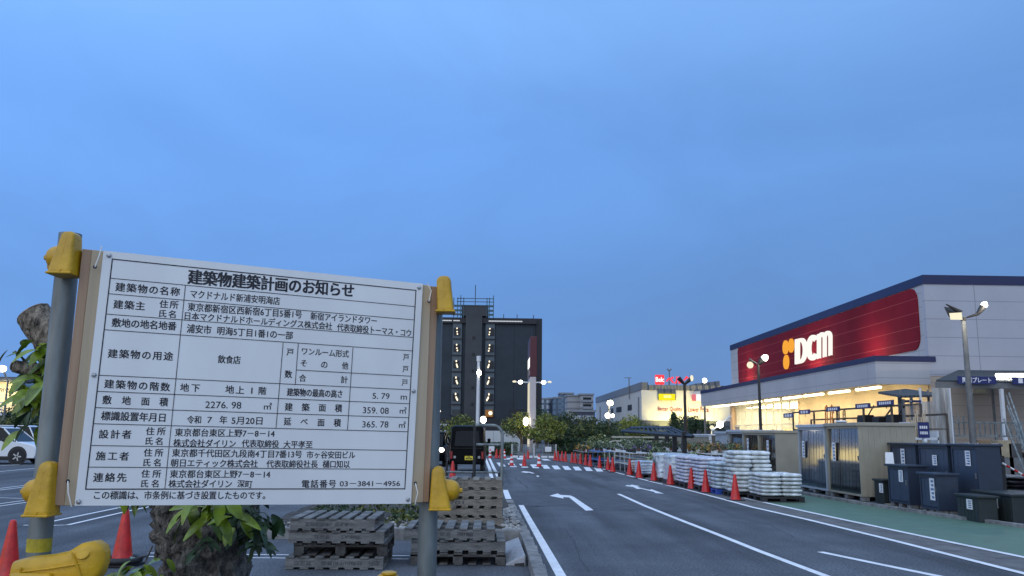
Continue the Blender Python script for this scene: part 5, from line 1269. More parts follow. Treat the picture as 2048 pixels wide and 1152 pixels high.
# ================================================================== SIDE YARD: canopies, racks, signs
M_['darkroof'] = grid_mat('dark_corrugated_roof', (.040, .050, .058), (.02, .025, .03), 0, 0, 'x', .6, corr=.25, corr_axis='y')
M_['signblue'] = mat('blue_sign', (.012, .020, .12), .5, 0, .06, 3); M_['signw'] = mat('sign_white', (.80, .80, .82), .6, 0, 0)
o = thing('yard_canopy', 'dark corrugated canopy over the side yard with a long blue sign on its edge', 'canopy', (21, 40, 0)); ol = Vector(o.location)
Yb, Yk = 38.0, 45.6
a, bq, c, d_ = P(1872, 760, Yb), P(2130, 765, Yb), P(2130, 742, Yk), P(1916, 740, Yk)
b = MB(); b.slab([a - ol, bq - ol, c - ol, d_ - ol], (0, 0, -.08)); b.build('roof', M_['darkroof'], o)
zf = a.z
b = MB(); b.box(a.x - ol.x, bq.x - ol.x, -2.0, -1.9, zf - .34, zf - .09); b.build('edge_beam', M_['polegrey'], o)
x0, x1 = P(1915, 760, 37.8).x - ol.x, P(1991, 760, 37.8).x - ol.x
zs0, zs1 = P(1950, 768, 37.8).z, P(1950, 753, 37.8).z
b = MB(); b.box(x0, x1, -2.26, -2.2, zs0, zs1); sg = b.build('hanging_sign', M_['signblue'], o)
b = MB(); put_text(b, '陶器プレート', Vector((x0 + .18, -2.264, (zs0 + zs1) / 2)), Vector((1, 0, 0)), Vector((0, 0, 1)), (x1 - x0) * .78, (zs1 - zs0) * .78, .02, 0, False); b.build('sign_text', M_['signw'], sg)
x2, x3 = P(2024, 760, 37.8).x - ol.x, P(2100, 760, 37.8).x - ol.x
b = MB(); b.box(x2, x3, -2.26, -2.2, zs0, zs1); sg = b.build('hanging_sign', M_['signblue'], o)
b = MB(); b.box(x2 + .25, x2 + .45, -2.266, -2.261, zs0 + .06, zs1 - .06); b.build('sign_text', M_['signw'], sg)
b = MB(); p, q = P(1993, 751, 39) - ol, P(2060, 751, 39) - ol; b.tube([p, q], .10, 10); b.build('fluorescent_lamp', emis('yard_tube', (1, .95, .80), 9), o)
d = bpy.data.lights.new('yard_light', 'AREA'); d.shape = 'RECTANGLE'; d.size = 1.4; d.size_y = .3; d.energy = 150; d.color = (1, .92, .75)
l = bpy.data.objects.new('yard_light', d); COL.objects.link(l); l.location = P(2020, 754.5, 39.3); l.rotation_euler = (rad(20), 0, 0)
for px in (2004, 2080):
    x = P(px, 800, 38).x - ol.x; b = MB(); b.box(x - .07, x + .07, -2.07, -1.93, 0, zf - .36); b.build('post', M_['polewhite'] if px == 2004 else M_['polegrey'], o)
for px in (1985,):
    x = P(px, 800, 45).x - ol.x; b = MB(); b.box(x - .05, x + .05, 4.9, 5.0, 0, zf); b.build('post', M_['polegrey'], o)
p = P(1964, 777, 45.6)
o = thing('wall_box', 'pale yellowish utility box high on the beige side wall', 'wall box', (p.x, 45.75, p.z))
b = MB(); b.box(-.42, .42, 0, .25, -.28, .28); b.build('box_shell', mat('pale_box', (.55, .50, .38), .6, 0, .05, 2), o, bevel=.02)
b = MB(); b.box(-.22, .26, -.02, -.002, -.2, .2); b.build('cover', mat('pale_cover', (.68, .62, .42), .5, 0, .05, 2), o)
# gable roof
o = thing('gable_canopy', 'small dark flat-pitched canopy over the timber rack', 'canopy', (13.8, 29, 0)); ol = Vector(o.location)
A1, A2_, A3, A4 = P(1756, 787.5, 30.5), P(1811, 781, 33), P(1902, 793.5, 30), P(1802, 795.5, 27)
b = MB(); b.slab([A1 - ol, A4 - ol, A3 - ol, A2_ - ol], (0, 0, .07)); b.build('roof', M_['darkroof'], o)
for p in (A4 + Vector((.3, .5, 0)), A3 + Vector((-.2, .4, 0)), A2_ + Vector((0, -.4, 0)), A1.lerp(A2_, .4) + Vector((0.2, -.3, 0))):
    b = MB(); b.box(p.x - ol.x - .04, p.x - ol.x + .04, p.y - ol.y - .04, p.y - ol.y + .04, 0, p.z - .02); b.build('post', M_['polegrey'], o)
p0, p1 = P(1803, 799, 28) - ol, P(1841, 799, 28) - ol; zz = P(1820, 805, 28).z; z2_ = P(1820, 793, 28).z
b = MB(); b.box(p0.x, p1.x, -1.03, -.98, zz, z2_ - .12); sg = b.build('hanging_sign', M_['signblue'], o)
b = MB(); b.box(p0.x + .24, p0.x + .32, -1.036, -1.031, zz + .07, z2_ - .17); b.build('sign_text', M_['signw'], sg)
# long pipe rack facing the road
o = thing('yard_rack', 'long brown pipe rack behind the sheds with tools hung against the lit wall', 'rack', (13, 26, 0))
M_['rackbr'] = mat('brown_rack', (.10, .08, .06), .6, .3, .2, 5)
zt = PX(1840, 808, 13).z
for i, y in enumerate((25.6, 27.5, 29.6, 31.9, 34.2, 36.6)):
    b = MB(); b.box(-.03, .03, y - 26 - .03, y - 26 + .03, 0, zt); b.box(.75, .80, y - 26 - .03, y - 26 + .03, 0, zt - .3); b.build('upright', M_['rackbr'], o)
for z, x in ((zt, 0), (zt - .72, 0), (1.55, 0), (zt - .3, .77), (1.3, .77)):
    b = MB(); b.box(x - .025, x + .025, -.4, 10.6, z - .03, z + .03); b.build('rail', M_['rackbr'], o)
b = MB(); b.box(.0, .8, -.4, 10.6, 1.86, 1.89); b.build('shelf', M_['rackbr'], o)
for k, (px, py, w, h, nn, tx) in enumerate(((1577, 831, 20, 9, 3, 'far'), (1609, 824, 21, 9, 3, 'second'), (1666, 818, 26, 9, 5, 'third'), (1725.5, 812, 29, 10, 6, 'fourth'), (1770.5, 806, 33, 10, 6, 'nearest'))):
    p = PX(px, py, 12.93); p1 = PX(px + w / 2, py, 12.93); p2 = PX(px - w / 2, py, 12.93); hz = (PX(px, py - h / 2, 12.93).z - PX(px, py + h / 2, 12.93).z) / 2; hy = abs(p2.y - p1.y) / 2
    sgn = thing('rack_sign', f'small dark blue white-lettered sign on the pipe rack, {tx if tx in ("nearest",) else tx + (" from the left" if tx != "far" else " left")} of five', 'sign', (p.x, p.y, p.z), 0, 'blue signs on the pipe rack')
    b = MB(); b.box(-.015, .015, -hy, hy, -hz, hz); b.build('panel', M_['signblue'], sgn)
    b = MB()
    for j in range(nn): yy = hy * .75 - (j + .5) * hy * 1.5 / nn; b.box(-.02, -.0155, yy - hy * .5 / nn, yy + hy * .5 / nn, -hz * .55, hz * .5)
    b.build('lettering', M_['signw'], sgn)
    b = MB(); b.box(.018, .03, -.02, .02, -hz - .1, hz * .3); b.build('bracket', M_['rackbr'], sgn)
def onrack(name, label, px0, px1, zh, build, cat):
    y0, y1 = PX(px1, 840, 13.35).y, PX(px0, 840, 13.35).y
    t = thing(name, label, cat, (13.38, (y0 + y1) / 2, 1.89)); build(t, abs(y1 - y0) / 2, zh); return t
M_['orangew'] = mat('orange_handtruck', (.62, .20, .03), .5, 0, .15, 5)
def trolleys(m):
    def f(t, hy, h):
        n = max(2, int(hy / .22))
        for i in range(n):
            y = -hy + 2 * hy * (i + .5) / n; b = MB()
            b.tube([(-.15, y - .09, 0), (-.12, y - .09, h * .9), (-.1, y, h), (-.12, y + .09, h * .9), (-.15, y + .09, 0)], .022, 6)
            for z in (.25, .5, .75): b.tube([(-.14, y - .09, h * z), (-.14, y + .09, h * z)], .018, 6)
            b.box(-.3, .0, y - .1, y + .1, 0, .03); b.build('trolley_frame', M_[m], t)
    return f
onrack('hand_trolleys', 'row of orange hand trolleys on the rack before the lit wall', 1653, 1674, .95, trolleys('orangew'), 'hand trolley')
onrack('hand_trolleys', 'row of rusty brown frames on the rack right of the orange trolleys', 1676, 1700, .72, trolleys('rackbr'), 'hand trolley')
def cart(t, hy, h):
    b = MB(); b.slab([(-.2, -hy * .7, .12), (-.2, hy * .7, .12), (-.2, hy * .6, h * .8), (-.2, -hy, h * .8)], (.4, 0, 0)); b.build('tub', M_['dark'], t, bevel=.02)
    b = MB(); b.tube([(0, -hy, h * .8), (0, -hy - .45, h * 1.3)], .025, 6); b.build('push_handle', M_['dark'], t)
    b = MB(); b.lathe([(.12, -.04), (.12, .04)], 14, (-.1, 0, .12), Matrix.Rotation(rad(90), 3, 'X')); b.build('wheel', M_['tyre'], t)
onrack('garden_cart', 'black garden cart with a raised handle on the rack', 1721, 1736, .62, cart, 'garden cart')
onrack('garden_cart', 'low black rounded cart on the rack, left of two', 1750, 1769, .50, cart, 'garden cart')
onrack('garden_cart', 'low black rounded cart on the rack, right of two', 1778, 1797, .58, cart, 'garden cart')
# vinyl curtain booth and timber rack
p0, p1 = P(1846, 860, 28), P(1905, 860, 28)
o = thing('vinyl_booth', 'tall clear vinyl curtain booth beside the beige side wall', 'curtain booth', ((p0.x + p1.x) / 2, 28.5, 0)); hx = (p1.x - p0.x) / 2
vm = mat('clear_vinyl', (.30, .30, .29), .2, 0, .35, 1.6, bump=.7, bscale=3.5, stretch=(2.5, 2.5, .35), col2=(.58, .59, .58), alpha=.80)
zt = P(1890, 776, 28).z; b = MB(); n = 40
for i in range(n):
    x = -hx + 2 * hx * i / n; x2_ = -hx + 2 * hx * (i + 1) / n; f = lambda u: -.5 + .05 * math.sin(u * 14) + .03 * math.sin(u * 37)
    zl = zt - (.0 if i > n * .35 else .45)
    b.quad((x, f(x), .1), (x2_, f(x2_), .1), (x2_, f(x2_), zl), (x, f(x), zl))
b.quad((-hx, -.5, .1), (-hx, .9, .1), (-hx, .9, zt - .5), (-hx, -.5, zt - .5)); b.build('curtain', vm, o)
for x in (-hx, hx):
    for y in (-.48, .9):
        b = MB(); b.box(x - .03, x + .03, y - .03, y + .03, 0, zt); b.build('post', M_['polewhite'] if y < 0 else M_['polegrey'], o)
p0 = P(1838, 870, 24.5)
o = thing('timber_rack', 'white framed rack holding leaning timber strips behind the beige shed', 'timber rack', (p0.x, 24.5, 0))
b = MB(); b.box(-.42, -.38, -.3, .3, 0, 2.05); b.box(.38, .42, -.3, .3, 0, 1.8); b.box(-.42, .42, -.3, -.26, 1.55, 1.62); b.build('frame', M_['polewhite'], o)
b = MB()
for i in range(9): b.tube([(-.34 + i * .07, -.2 + .03 * (i % 3), 0), (-.05 + i * .055, .25, 2.1 + .1 * (i % 4))], .022, 4)
b.build('timber_strips', M_['wood'], o)
p0 = P(1847, 860, 23)
o = thing('yard_sign', 'tilted blue notice sign on a post above the tall navy lockers', 'sign', (p0.x, 23, 0)); zz = p0.z
b = MB(); b.box(-.03, .03, .02, .06, 0, zz - .2); b.build('post', M_['polewhite'], o)
Mr = Matrix.Rotation(rad(-5), 4, 'Y')
b = MB(); b.box(-.15, .15, -.02, .01, zz - .21, zz + .21); pn = b.build('panel', M_['signblue'], o)
b = MB()
for z, k in ((zz + .07, 4), (zz - .08, 5)):
    for j in range(k): b.box(-.11 + j * .22 / k, -.11 + (j + .7) * .22 / k, -.026, -.021, z - .035, z + .04)
b.build('lettering', M_['signw'], pn)
b = MB(); b.ell((.02, -.03, zz - .29), (.05, .015, .05)); b.build('reflector', M_['signw'], o, smooth=60)
# pipes leaning, ladder frames, stacked black bags, striped bar
for k, (xa, ya_, xb, yb_) in enumerate(((2012, 790, 2044, 930), (2018, 786, 2050, 935), (2023, 800, 2040, 948), (2008, 838, 2032, 940), (2028, 832, 2052, 925), (2015, 812, 2047, 945))):
    t = thing('metal_pipe', f'long silver pipe leaning at the right edge, {ORD[k]} from the left of the bundle', 'pipe', (P(xb, yb_, 24).x, 24, 0), 0, 'silver pipes leaning at the right edge'); tl_ = Vector(t.location)
    top = P(xa, ya_, 26) - tl_; bt = Vector((P(xb, yb_, 23.2).x + .35, 23.0, 0)) - tl_
    b = MB(); b.tube([bt, top], .020 + .007 * (k % 2), 8); b.build('tube', M_['galv'], t, smooth=50)
o = thing('frame_rack', 'grey metal frame rack with small bars along the beige side wall', 'rack', (P(1908, 860, 33).x, 33, 0)); ol = Vector(o.location)
xe = P(2075, 860, 33).x - ol.x; z0_, z1_ = P(1950, 872, 33).z, P(1950, 845, 33).z
for z in (z0_, z1_, 1.2, .3):
    b = MB(); b.box(0, xe, -.03, .03, z - .03, z + .03); b.build('rail', M_['galv'], o)
for i in range(17):
    b = MB(); x = xe * i / 16; b.box(x - .02, x + .02, -.02, .02, 0 if i % 4 == 0 else z0_, z1_ + (.25 if i in (0, 1, 2) else .0)); b.build('bar', M_['galv'], o)
b = MB()
for i in range(6):
    x = .3 + i * xe / 6; b.box(x, x + R.uniform(.4, .8), -.2, .3, .35, .9 + .4 * R.random())
b.build('shelf_goods', mat('dim_goods', (.09, .075, .06), .8, 0, .6, 3), o)
for i in range(5):
    t = thing('goods_box', f'small {["white", "brown", "grey", "tan", "dark"][i]} carton on the yard shelf right of the grey post', 'carton', (P(1942 + i * 20, 880, 29).x, 29, 0), 0, 'cartons on the yard shelf')
    b = MB(); z = P(1950, 893, 29).z; b.box(-.22, .22, -.2, .2, z - .35, z + .12 + .1 * (i % 2)); b.build('carton_body', mat('carton', [(.5, .5, .48), (.25, .17, .1), (.28, .28, .28), (.36, .3, .2), (.07, .07, .07)][i], .8, 0, .2, 4), t, bevel=.01)
    b = MB(); b.box(-.24, .24, -.22, .22, 0, z - .352); b.build('plinth', M_['polegrey'], t)
bag_stack(10.35, 11.9, 18.3, 19.3, 0, 8, 2, 1, 'bagk', 'black bag stacked at the right picture edge', 'black bags at the right edge', jit=.03, h=.085, plabel='dark pallet under the black bags at the right edge')
o = thing('striped_bar', 'red and white striped bar slanting over the black bags', 'bar', (P(2005, 925, 18.2).x, 18.2, 0)); ol = Vector(o.location)
pa, pb = P(2004, 926, 18.2) - ol, P(2075, 966, 18.2) - ol
for k in range(9): b = MB(); b.tube([pa.lerp(pb, k / 9), pa.lerp(pb, (k + .999) / 9)], .022, 8); b.build('stripe', M_['conered'] if k % 2 else M_['white'], o)
b = MB(); b.box(-.05, .05, -.0, .1, 0, pa.z + .15); b.build('post', M_['dark'], o)

# ================================================================== SIGN PYLON
Yp = 74.0
pA, pB = P(1059.5, 900, Yp), P(1071.5, 900, Yp); wp_ = pB.x - pA.x; ztop = P(1066, 673, Yp).z; zred = P(1066, 753.5, Yp).z
o = thing('sign_pylon', 'tall slim sign pylon with dark red top and pale lower half', 'pylon sign', (pA.x, Yp, 0))
M_['pylw'] = mat('pylon_pale', (.50, .46, .47), .5, 0, .05, 1); M_['pylr'] = mat('pylon_red', (.07, .004, .010), .4, 0, .08, 1)
dl_ = 4.6
b = MB(); b.box(0, wp_, 0, dl_, 0, zred); b.build('shaft', M_['pylw'], o, bevel=.04)
b = MB(); b.box(-.02, wp_ + .08, -.02, dl_ + .02, zred + .003, ztop); b.build('red_head', M_['pylr'], o, bevel=.05)
b = MB(); b.quad((-.03, dl_ - .3, P(1060, 733, Yp).z), (-.03, .5, P(1060, 733, Yp).z), (-.03, .5, P(1060, 713, Yp).z), (-.03, dl_ - .3, P(1060, 713, Yp).z)); b.build('lit_sign_face', emis('pylon_sign', (1, .95, .9), 1.6), o)
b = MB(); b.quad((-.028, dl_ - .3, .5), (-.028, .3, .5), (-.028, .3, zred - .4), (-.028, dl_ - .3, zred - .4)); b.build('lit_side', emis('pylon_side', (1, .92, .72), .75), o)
b = MB(); b.ell((-.35, .0, P(1060, 843, Yp).z), (.22, .2, .36)); b.build('lamp', LAMP2, o, smooth=60)

# ================================================================== MESH FENCE, HOARDING, HEDGE
Yn = 58.5
pA, pB = P(1024, 910, Yn), P(1112, 910, Yn); zt = P(1060, 889.5, Yn).z
o = thing('mesh_fence', 'pale see-through mesh fence on white blocks across the road end', 'fence', (pA.x, Yn, 0)); wf = pB.x - pA.x
b = MB()
for i in range(33): x = wf * i / 32; b.box(x - .012, x + .012, -.01, .01, .15, zt)
for i in range(6): z = .15 + (zt - .15) * i / 5; b.box(0, wf, -.009, .009, z - .015, z + .015)
b.build('mesh_panel', M_['galv'], o)
for x in (0, wf * .5, wf):
    b = MB(); b.tube([(x, 0, 0), (x, 0, zt + .05)], .04, 8); b.build('post', M_['rackw'], o)
for i in range(6):
    b = MB(); x = wf * (i + .4) / 6; b.box(x - .2, x + .2, -.15, .15, 0, .14); b.build('base_block', M_['white'], o, bevel=.02)
b = MB(); b.box(wf * .80 - .15, wf * .80 + .28, -.05, -.02, zt - .45, zt - .12); b.build('notice', M_['paper'], o)
o = thing('sign_board', 'small white board sign standing among the far cones', 'sign', (P(983, 905, 62).x, 62, 0))
b = MB(); b.box(-.2, .2, -.02, .02, .35, .8); b.build('panel', M_['paper'], o); b = MB(); b.box(-.15, -.11, -.02, .02, 0, .35); b.box(.11, .15, -.02, .02, 0, .35); b.build('legs', M_['dark'], o)
pA, pB = P(868, 888, 82), P(1046, 888, 82)
o = thing('hoarding', 'long pale blue-grey hoarding wall behind the trees at the road end', 'wall', (pA.x, 82, 0)); zt = P(990, 861.5, 82).z
b = MB()
for i in range(9): w9 = (pB.x - pA.x) / 9; b.box(i * w9, (i + 1) * w9 - .02, 0, .08, 0, zt)
b.build('panels', mat('hoarding_pale', (.50, .55, .58), .6, 0, .05, 1), o)
b = MB(); hx0, hx1 = P(960, 900, 64).x, P(1036, 900, 64).x
for k in range(2600): leaf_quad(b, Vector((R.uniform(hx0, hx1), 64 + R.uniform(0, 1.2), abs(R.uniform(0, .95)))), .09, R.randrange(2))
tag(b.build('hedge', [M_['leaf_b'], M_['lf_g']]), 'low clipped dark hedge in front of the pale hoarding', 'hedge')
b = MB(); hx0, hx1 = P(1100, 900, 72).x, P(1250, 900, 72).x
for k in range(3000): leaf_quad(b, Vector((R.uniform(hx0, hx1), 72 + R.uniform(0, 1.6), abs(R.uniform(0, 1.3)))), .13, R.randrange(2))
tag(b.build('hedge', [M_['leaf_b'], M_['leafd']]), 'dark hedge under the trees behind the plant racks', 'hedge')

# ================================================================== FAR BUILDINGS
def wallbox(o, nm, x0, x1, y0, y1, z0, z1, m): b = MB(); b.box(x0, x1, y0, y1, z0, z1); return b.build(nm, m, o)
YT = 150.0
tower = thing('dark_tower', 'dark slab tower with two columns of lit stair windows and scaffolding on its roof', 'tower block', (P(945, 860, YT).x, YT, 0)); tl2 = Vector(tower.location)
def TX(px, y=YT): return P(px, 740, y).x - tl2.x
def TZ(py, px=945): return P(px, py, YT).z
M_['twr'] = grid_mat('tower_dark', (.032, .043, .055), (.014, .021, .028), 0, 3.4, 'x', .9, .05, .10, .12); M_['twrs'] = mat('tower_shaft', (.055, .062, .068), .9, 0, .1, .3)
M_['twrb'] = mat('tower_bay', (.080, .105, .125), .6, 0, .08, .3); M_['twrd'] = mat('tower_black', (.010, .011, .014), .6, 0, .1, 1); M_['twrr'] = mat('tower_return', (.005, .006, .012), .5, 0, .1, 1)
zt = TZ(636); xr = TX(1069)
wallbox(tower, 'wall', TX(822), xr, 0, 14, 0, zt - 1.0, M_['twr'])
wallbox(tower, 'return_wall', xr + .002, TX(1084.5), 1.0, 14, 0, zt + .2, M_['twrr'])
wallbox(tower, 'parapet', TX(820), xr + .3, -.5, 14, zt - .98, zt, M_['twrr'])
wallbox(tower, 'stair_shaft', TX(930), TX(963), -1.2, 0, 0, zt + .3, M_['twrs'])
b = MB(); b.box(TX(921), TX(975), -.8, 6, zt + .302, TZ(612)); b.build('lift_head', M_['twrs'], tower)
LIT = emis('stair_light', (1, .88, .66), 1.5)
b = MB()
for x0, x1 in ((882, 902), (905, 918), (976, 1044)):
    k = int((x1 - x0) / 3)
    for i in range(k): xx = TX(x0) + (TX(x1) - TX(x0)) * i / k; b.box(xx, xx + (TX(x1) - TX(x0)) / k * .85, -.54, -.505, TZ(643.4), TZ(641.3))
b.build('parapet_lights', emis('parapet_glow', (.85, .92, 1), .75), tower)
for cx in (913, 979):
    wallbox(tower, 'stair_bay', TX(cx - 9), TX(cx + 9.5), -.25, 0, TZ(830), TZ(646), M_['twrb'])
    for i in range(6):
        yc = 664 + 32.7 * i
        if i == 5:
            w = wallbox(tower, 'stair_window', TX(cx - 7), TX(cx + 8), -.4, -.252, TZ(yc + 6), TZ(yc - 8), emis('lit_room', (.75, .35, .12), .35) if cx > 950 else M_['twrs'])
            if cx > 950: b = MB(); b.ell((TX(982), -.6, TZ(826)), (.35, .2, .35)); b.build('stair_lamp', LIT, w)
            continue
        w = wallbox(tower, 'stair_window', TX(cx - (4 if cx > 950 else 6.5)), TX(cx + (8 if cx > 950 else 5.5)), -.4, -.252, TZ(yc + 7), TZ(yc - 7.5), M_['twrd'])
        b = MB(); sgn = 1 if cx < 950 else -1
        for j, dy in enumerate((-6.2, .5, 3.2, 5.2)): 
            if j == 2 and i < 2: continue
            b = MB(); b.ell((TX(cx - .5 + sgn * (j * .9) * (.4 + .25 * i)), -.6, TZ(yc + dy)), (.13, .12, .14 + .02 * i), 8, 6); b.build('stair_lamp', LIT, w)
        wallbox(tower, 'bay_sill', TX(cx - 9), TX(cx + 9.5), -.5, -.253, TZ(yc + 13.5), TZ(yc + 15), M_['twrr'])
for i in range(5): wallbox(tower, 'shaft_window', TX(943.8), TX(949), -1.3, -1.202, TZ(679.5 + 33 * i), TZ(674 + 33 * i), M_['twrd'])
b = MB()
zz = [TZ(612), TZ(605), TZ(598.5), TZ(621), TZ(629)]
for px in (905, 913, 919, 925, 972, 977, 985): b.box(TX(px) - .07, TX(px) + .07, -.9, -.76, zt, TZ(592 if px in (919, 979, 985) else 597))
for z in zz[:3]: b.box(TX(911), TX(986), -.9, -.8, z - .06, z + .06)
for x0, x1 in ((903, 921), (974, 986)):
    for z in zz[3:] + [zz[0]]: b.box(TX(x0), TX(x1), -.95, -.75, z - .3, z + .05)
b.build('scaffolding', mat('scaffold_green', (.05, .10, .12), .6, .2, .2, 1), tower)
b = MB(); b.tube([(TX(948), 0, TZ(613)), (TX(948), 0, TZ(570))], .07, 5); b.build('roof_mast', M_['twrd'], tower)
b = MB()
for px, py in ((1006, 628), (1033, 628), (1066, 629)): wallbox(tower, 'roof_pin', TX(px) - .06, TX(px) + .06, -.4, -.3, zt, TZ(py), M_['twrd'])
wallbox(tower, 'podium', TX(800), TX(1060), -14, -1.5, 0, P(960, 838, 136).z, M_['twrr'])
b = MB(); b.box(TX(800), TX(905), -14.4, -14.0, P(890, 850, 136).z - .2, P(890, 848, 136).z); b.build('podium_rail', M_['polewhite'], tower)
wallbox(tower, 'annex', P(1018, 820, 138).x - tl2.x, P(1052, 820, 138).x - tl2.x, -13.9, -10, 0, P(1030, 819, 138).z, M_['twrd'])

M_['aptw'] = grid_mat('apartment_white', (.40, .46, .52), (.10, .13, .18), 3.0, 3.6, 'x', .7, 1.1, 1.3, .06); M_['aptb'] = grid_mat('apartment_blue', (.13, .19, .27), (.08, .12, .17), 3.0, 4.0, 'x', .7, .8, 1.2, .06)
M_['apty'] = grid_mat('apartment_beige', (.30, .31, .32), (.17, .18, .20), 3.0, 0, 'x', .7, .9, 1.5, .06)
def apt(label, x0, x1, ytop, Y, m, dep=14, balc=0):
    a, c = P(x0, 850, Y), P(x1, 850, Y); o = thing('apartment_block', label, 'apartment block', (a.x, Y, 0), 0, 'far apartment blocks'); w = c.x - a.x; h = P((x0 + x1) / 2, ytop, Y).z
    wallbox(o, 'wall', 0, w, 0, dep, 0, h, m); wallbox(o, 'roof_edge', -.4, w + .4, -.4, dep, h + .01, h + .8, M_['aptroof'])
    for i in range(balc):
        z = h - 3.2 - i * 3.1; wallbox(o, 'balcony', w * .15, w * .9, -1.3, -.01, z, z + 1.1, M_['aptroof']); wallbox(o, 'window', w * .2, w * .85, -.02, -.012, z + 1.1, z + 2.2, M_['glass'])
    return o
M_['aptroof'] = mat('apartment_roof', (.22, .24, .27), .8, 0, .1, .2)
apt('far white apartment block with small windows beside the dark tower', 1082, 1097, 799, 430, M_['aptw']); apt('far white block with a narrow end wall, right of the dark tower', 1097, 1110, 798, 436, M_['aptw'])
apt('far blue-grey apartment block between white and taller blocks', 1108, 1123, 797, 420, M_['aptb']); apt('tallest blue-grey far block with a roof mast', 1120.5, 1147, 788, 470, M_['aptb'])
apt('far beige-grey block left of the block with balconies', 1135, 1162, 793, 400, M_['apty']); apt('far beige block with stacked balconies', 1161, 1187, 790.5, 395, M_['apty'], balc=5)
apt('low pale flat building with dark windows in front of the far blocks', 1148, 1190, 824, 330, grid_mat('low_pale', (.36, .39, .42), (.05, .06, .09), 3.6, 5.0, 'x', .7, 1.7, .6, .05), 12)

YB0 = 130.0
XB = P(1283, 800, YB0).x
belc = thing('white_store', 'white flat roofed supermarket with yellow floodlit wall and red rooftop sign', 'store', (XB, YB0, 0)); bo = Vector(belc.location)
M_['bwall'] = grid_mat('supermarket_wall', (.56, .56, .54), (.30, .31, .32), 0, 6.5, 'x', .7, .05, .08, .05); M_['bbase'] = mat('supermarket_base', (.10, .115, .13), .7, 0, .08, .3)
M_['bpar'] = grid_mat('parapet_metal', (.17, .18, .20), (.11, .12, .13), 0, 0, 'x', .5, corr=1.0, corr_axis='x'); M_['bpary'] = grid_mat('parapet_metal_side', (.20, .215, .235), (.13, .14, .15), 0, 1.6, 'y', .5, .05, .2)
def BZ(px, py, Y=YB0): return P(px, py, Y).z
zw = BZ(1283, 780); zb = BZ(1284, 840.5); Yl = PX(1192, 805, XB).y; xrb = P(1475, 800, YB0).x - XB
wallbox(belc, 'front_wall', 0, xrb, 0, 12, zb, zw, M_['bwall']); wallbox(belc, 'side_wall', 0, 12, 12.002, Yl - YB0, zb, zw, M_['bwall']); wallbox(belc, 'base_wall', -.0, xrb, .05, Yl - YB0, 0, zb - .004, M_['bbase'])
zp1 = BZ(1296, 769.8)
wallbox(belc, 'parapet', P(1297, 770, YB0).x - XB, xrb, -.1, .4, zw + .004, zp1, M_['bpar'])
wallbox(belc, 'side_parapet', -.1, P(1296, 770, YB0).x - XB, .0, 1.2, zw + .004, BZ(1290, 764.5), M_['bpar']); wallbox(belc, 'side_parapet', -.1, .5, 1.21, Yl - YB0, zw + .004, BZ(1290, 764.5), M_['bpary'])
b = MB(); xa, xb = P(1392, 768, YB0).x - XB, P(1441, 763, YB0).x - XB
b.slab([Vector((xa, .5, zp1 - .2)), Vector((xb, .5, zp1 - .2)), Vector((xb, .5, BZ(1440, 761.5))), Vector((xa, .5, BZ(1392, 767)))], (0, 6, 0)); b.build('roof_house', M_['bpar'], belc)
for y0_, y1_ in ((150, 156), (139, 143), (160, 163)): wallbox(belc, 'window', -.06, -.002, y0_ - YB0, y1_ - YB0, 5.6, 6.5, M_['twrd'])
for i, (x0, x1) in enumerate(((1276, 1278.5), (1199, 1201))):
    yy0, yy1 = PX(x1, 800, XB).y, PX(x0, 800, XB).y; wallbox(belc, 'downpipe', -.15, -.002, yy0 - YB0, yy0 - YB0 + .5, zb, zw - 1, M_['bpar'])
# yellow floodlit zones: sign boxes and uplights
yx0, yx1 = P(1317, 800, YB0).x - XB, P(1349, 800, YB0).x - XB
wallbox(belc, 'shade_panel', yx0 - .1, yx1 + .2, -.2, -.01, BZ(1330, 800.5), BZ(1330, 781), M_['bpar'])  # shade on the wall above the yellow sign, put in as a grey panel
b = MB(); b.box(yx0, yx1, -.5, -.21, BZ(1330, 800.5), BZ(1330, 788)); b.build('yellow_sign', emis('yellow_sign', (1, .86, .02), 1.0), belc)
b = MB(); b.box(yx0 + .7, yx1 - .6, -.52, -.505, BZ(1330, 796), BZ(1330, 790.5)); b.build('sign_lettering', emis('yellow_sign_mark', (1, .94, .35), 1.1), belc)
wx0, wx1, wx2 = P(1383, 800, YB0).x - XB, P(1391, 800, YB0).x - XB, P(1412, 800, YB0).x - XB
b = MB(); b.box(wx1, wx2, -.5, -.21, BZ(1395, 802), BZ(1395, 789)); b.build('white_sign', emis('white_sign', (1, .95, .9), 1.1), belc)
b = MB(); b.box(wx0, wx1 - .02, -.5, -.21, BZ(1395, 802), BZ(1395, 789)); b.build('pink_sign', emis('pink_sign', (.9, .22, .25), .9), belc)
tm = mat('red_letters', (.22, .012, .012), .6, 0, 0)
for s, x0, x1 in (('Better Quality', 1315.5, 1364), ('Lower Price', 1376, 1417)):
    b = MB(); p0 = Vector((P(x0, 818, YB0).x - XB, -.05, BZ((x0 + x1) / 2, 819))); ww = P(x1, 818, YB0).x - XB - p0.x
    put_text(b, s, p0, Vector((1, 0, 0)), Vector((0, 0, 1)), ww, .78, .01, 0, True); b.build('wall_lettering', tm, belc)
for px in (1336, 1402):
    x = P(px, 830, YB0).x
    for dx, ee in ((0, 2600),):
        d = bpy.data.lights.new('wall_flood', 'SPOT'); d.energy = ee * 1.0; d.color = (1, .80, .27); d.spot_size = rad(112); d.spot_blend = .6; d.shadow_soft_size = .4
        l = bpy.data.objects.new('wall_flood', d); COL.objects.link(l); l.location = (x + dx, YB0 - 3.2, 2.2); l.rotation_euler = Vector((0, 2.6, 3.0)).to_track_quat('-Z', 'Y').to_euler()
RED = emis('red_neon', (1.0, .055, .07), 1.25); WH2 = emis('white_neon', (1, .9, .9), 1.5)
